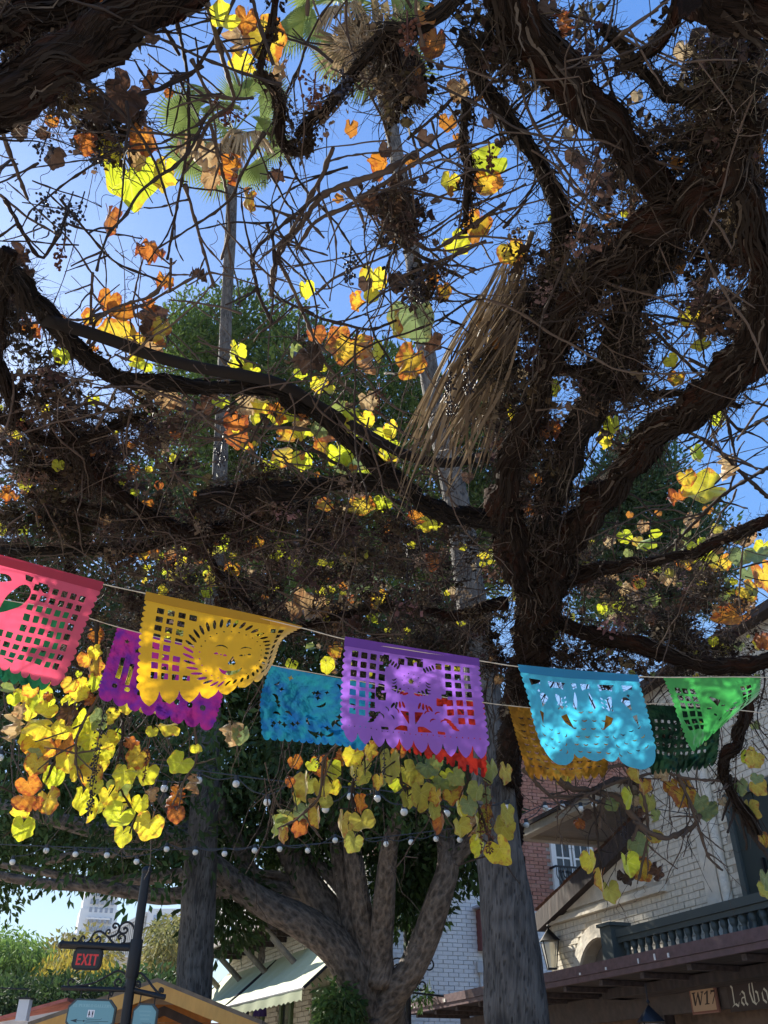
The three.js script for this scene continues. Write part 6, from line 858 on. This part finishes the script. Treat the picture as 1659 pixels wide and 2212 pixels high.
// foil ones on the cord behind
const foil = (c, d) => { const o = rr(0, 50), f = (u, v) => .5 + .6 * fbm(u * 6 + o, v * 6, o, 4); return new THREE.MeshStandardMaterial({ map: tex(128, 128, (u, v) => mix3(c, d, clamp(.5 + 1.1 * fbm(u * 4 + o, v * 4, o + 5, 3), 0, 1)), [3, 3]), bumpMap: htex(256, 256, f, [3, 3]), bumpScale: .005, metalness: .7, roughness: .3, side: THREE.DoubleSide }); };
banner('foil_banner', 'purple and magenta foil banner hanging behind the yellow sun banner', 'banner', gridOf([
  [[253, 1355], [370, 1385], [495, 1415]], [[228, 1435], [352, 1462, .03], [484, 1490]], [[205, 1508, .02], [332, 1552], [462, 1585, .03]]], D2), (x, cut, put) => { put((c) => outlinePath(c, 'round', 8, 34, 12, 16)); for (let k = 0; k < 9; k++) cut((c) => c.rect(46 + k * 36, 110 + (k % 2) * 16, 15, 84)); for (let k = 0; k < 8; k++) cut((c) => star(c, 50 + k * 44, 46 + (k % 2) * 26, 13)); for (let k = 0; k < 8; k++) cut((c) => circ(c, 52 + k * 42, 226, 9)); }, foil([.11, .015, .3], [.36, .02, .24]), null, .006, 150);
banner('foil_banner', 'blue foil banner with small moons and stars left of the purple banner', 'banner', gridOf([
  [[584, 1437], [690, 1458], [805, 1478]], [[562, 1510], [672, 1530, .04], [798, 1545]], [[566, 1600, .02], [678, 1606, .02], [790, 1622]]], D2), (x, cut, put) => { put((c) => outlinePath(c, 'round', 14, 18, 12, 14)); for (let k = 0; k < 34; k++) { const a = rr(30, 370), b = rr(30, 265); k % 3 === 0 ? cut((c) => moon(c, a, b, rr(14, 22), rr(0, 6), .6)) : cut((c) => star(c, a, b, rr(10, 16), 4)); } }, foil([.01, .15, .46], [.015, .32, .45]), null, .009, 150);
banner('foil_banner', 'red foil banner showing below and through the purple banner', 'banner', gridOf([
  [[862, 1492], [955, 1508], [1046, 1518]], [[856, 1550], [950, 1572, .03], [1050, 1592]], [[852, 1618, .02], [950, 1648], [1052, 1684]]], D2), (x, cut, put) => { put((c) => outlinePath(c, 'round', 15, 24, 12, 14)); for (let k = 0; k < 8; k++) { cut((c) => c.rect(34 + k * 44, 206, 26, 34)); cut((c) => star(c, 50 + k * 42, 120 + (k % 2) * 36, 13)); } for (let k = 0; k < 6; k++) cut((c) => moon(c, 60 + k * 56, 60, 15, k, .5)); for (let k = 0; k < 15; k += 2) cut((c) => c.rect(24 + k * 24, 268, 13, 34)); }, foil([.3, .012, .012], [.5, .03, .015]), null, .006, 150);
banner('foil_banner', 'gold foil banner with rows of crescents behind the turquoise banner', 'banner', gridOf([
  [[1097, 1525], [1205, 1532], [1325, 1540]], [[1117, 1600], [1210, 1612, .03], [1318, 1610]], [[1142, 1682, .02], [1220, 1688], [1312, 1678, .03]]], D2), (x, cut, put) => { put((c) => outlinePath(c, 'point', 11, 30, 12, 14)); for (let k = 0; k < 9; k++) for (let r = 0; r < 8; r++) cut((c) => moon(c, 44 + k * 39, 40 + r * 28, 14, 0, .45)); }, foil([.24, .11, .01], [.4, .21, .02]), null, .006, 150);
banner('foil_banner', 'dark green foil banner between the turquoise and bright green banners', 'banner', gridOf([
  [[1395, 1522], [1475, 1526], [1560, 1532]], [[1402, 1590], [1480, 1596, .03], [1555, 1592]], [[1405, 1672, .02], [1470, 1670], [1545, 1655]]], D2), (x, cut, put) => { put((c) => outlinePath(c, 'point', 12, 26, 12, 14)); gridCut(cut, () => false, 40, 360, 70, 240, 34, 15); }, foil([.004, .02, .009], [.008, .05, .02]), null, .009, 130);
banner('foil_banner', 'green foil banner behind the pink banner at the left edge', 'banner', gridOf([
  [[-130, 1272], [0, 1295], [155, 1322]], [[-140, 1350], [-10, 1380, .03], [130, 1402]], [[-140, 1440, .02], [-20, 1470], [104, 1494, .03]]], D2), (x, cut, put) => { put((c) => outlinePath(c, 'point', 12, 22, 12, 14)); for (let k = 0; k < 12; k++) cut((c) => ell(c, 40 + (k % 6) * 62, 90 + Math.floor(k / 6) * 70, 14, 7, k)); }, foil([.006, .09, .04], [.012, .17, .07]), null, .009, 130);
{
  const cord = (label, pts, D, r) => { const c = pts.map(([x, y]) => P(x, y, D(x))), o = thing('cord', label, 'cord', c[0], 0), mb = new MB(), q = curve(c, 160); mb.tube(q, q.map(() => r), 6, (a, l) => 1 + .25 * Math.sin(a * 2 + l * 700)); wmesh('strand', mb.geo(), M.cord, o); };
  cord('pale string carrying the front row of paper banners', row1, (x) => D1(x) + .001, .0016);
  cord('pale string carrying the foil banners behind', [[-130, 1270], [0, 1294], [155, 1322], [195, 1336], [253, 1354], [495, 1414], [584, 1436], [805, 1477], [862, 1491], [1048, 1518], [1097, 1524], [1325, 1539], [1395, 1521], [1560, 1531], [1700, 1545]], (x) => D2(x) - .004, .0018);
}

renderer.render(scene, camera);
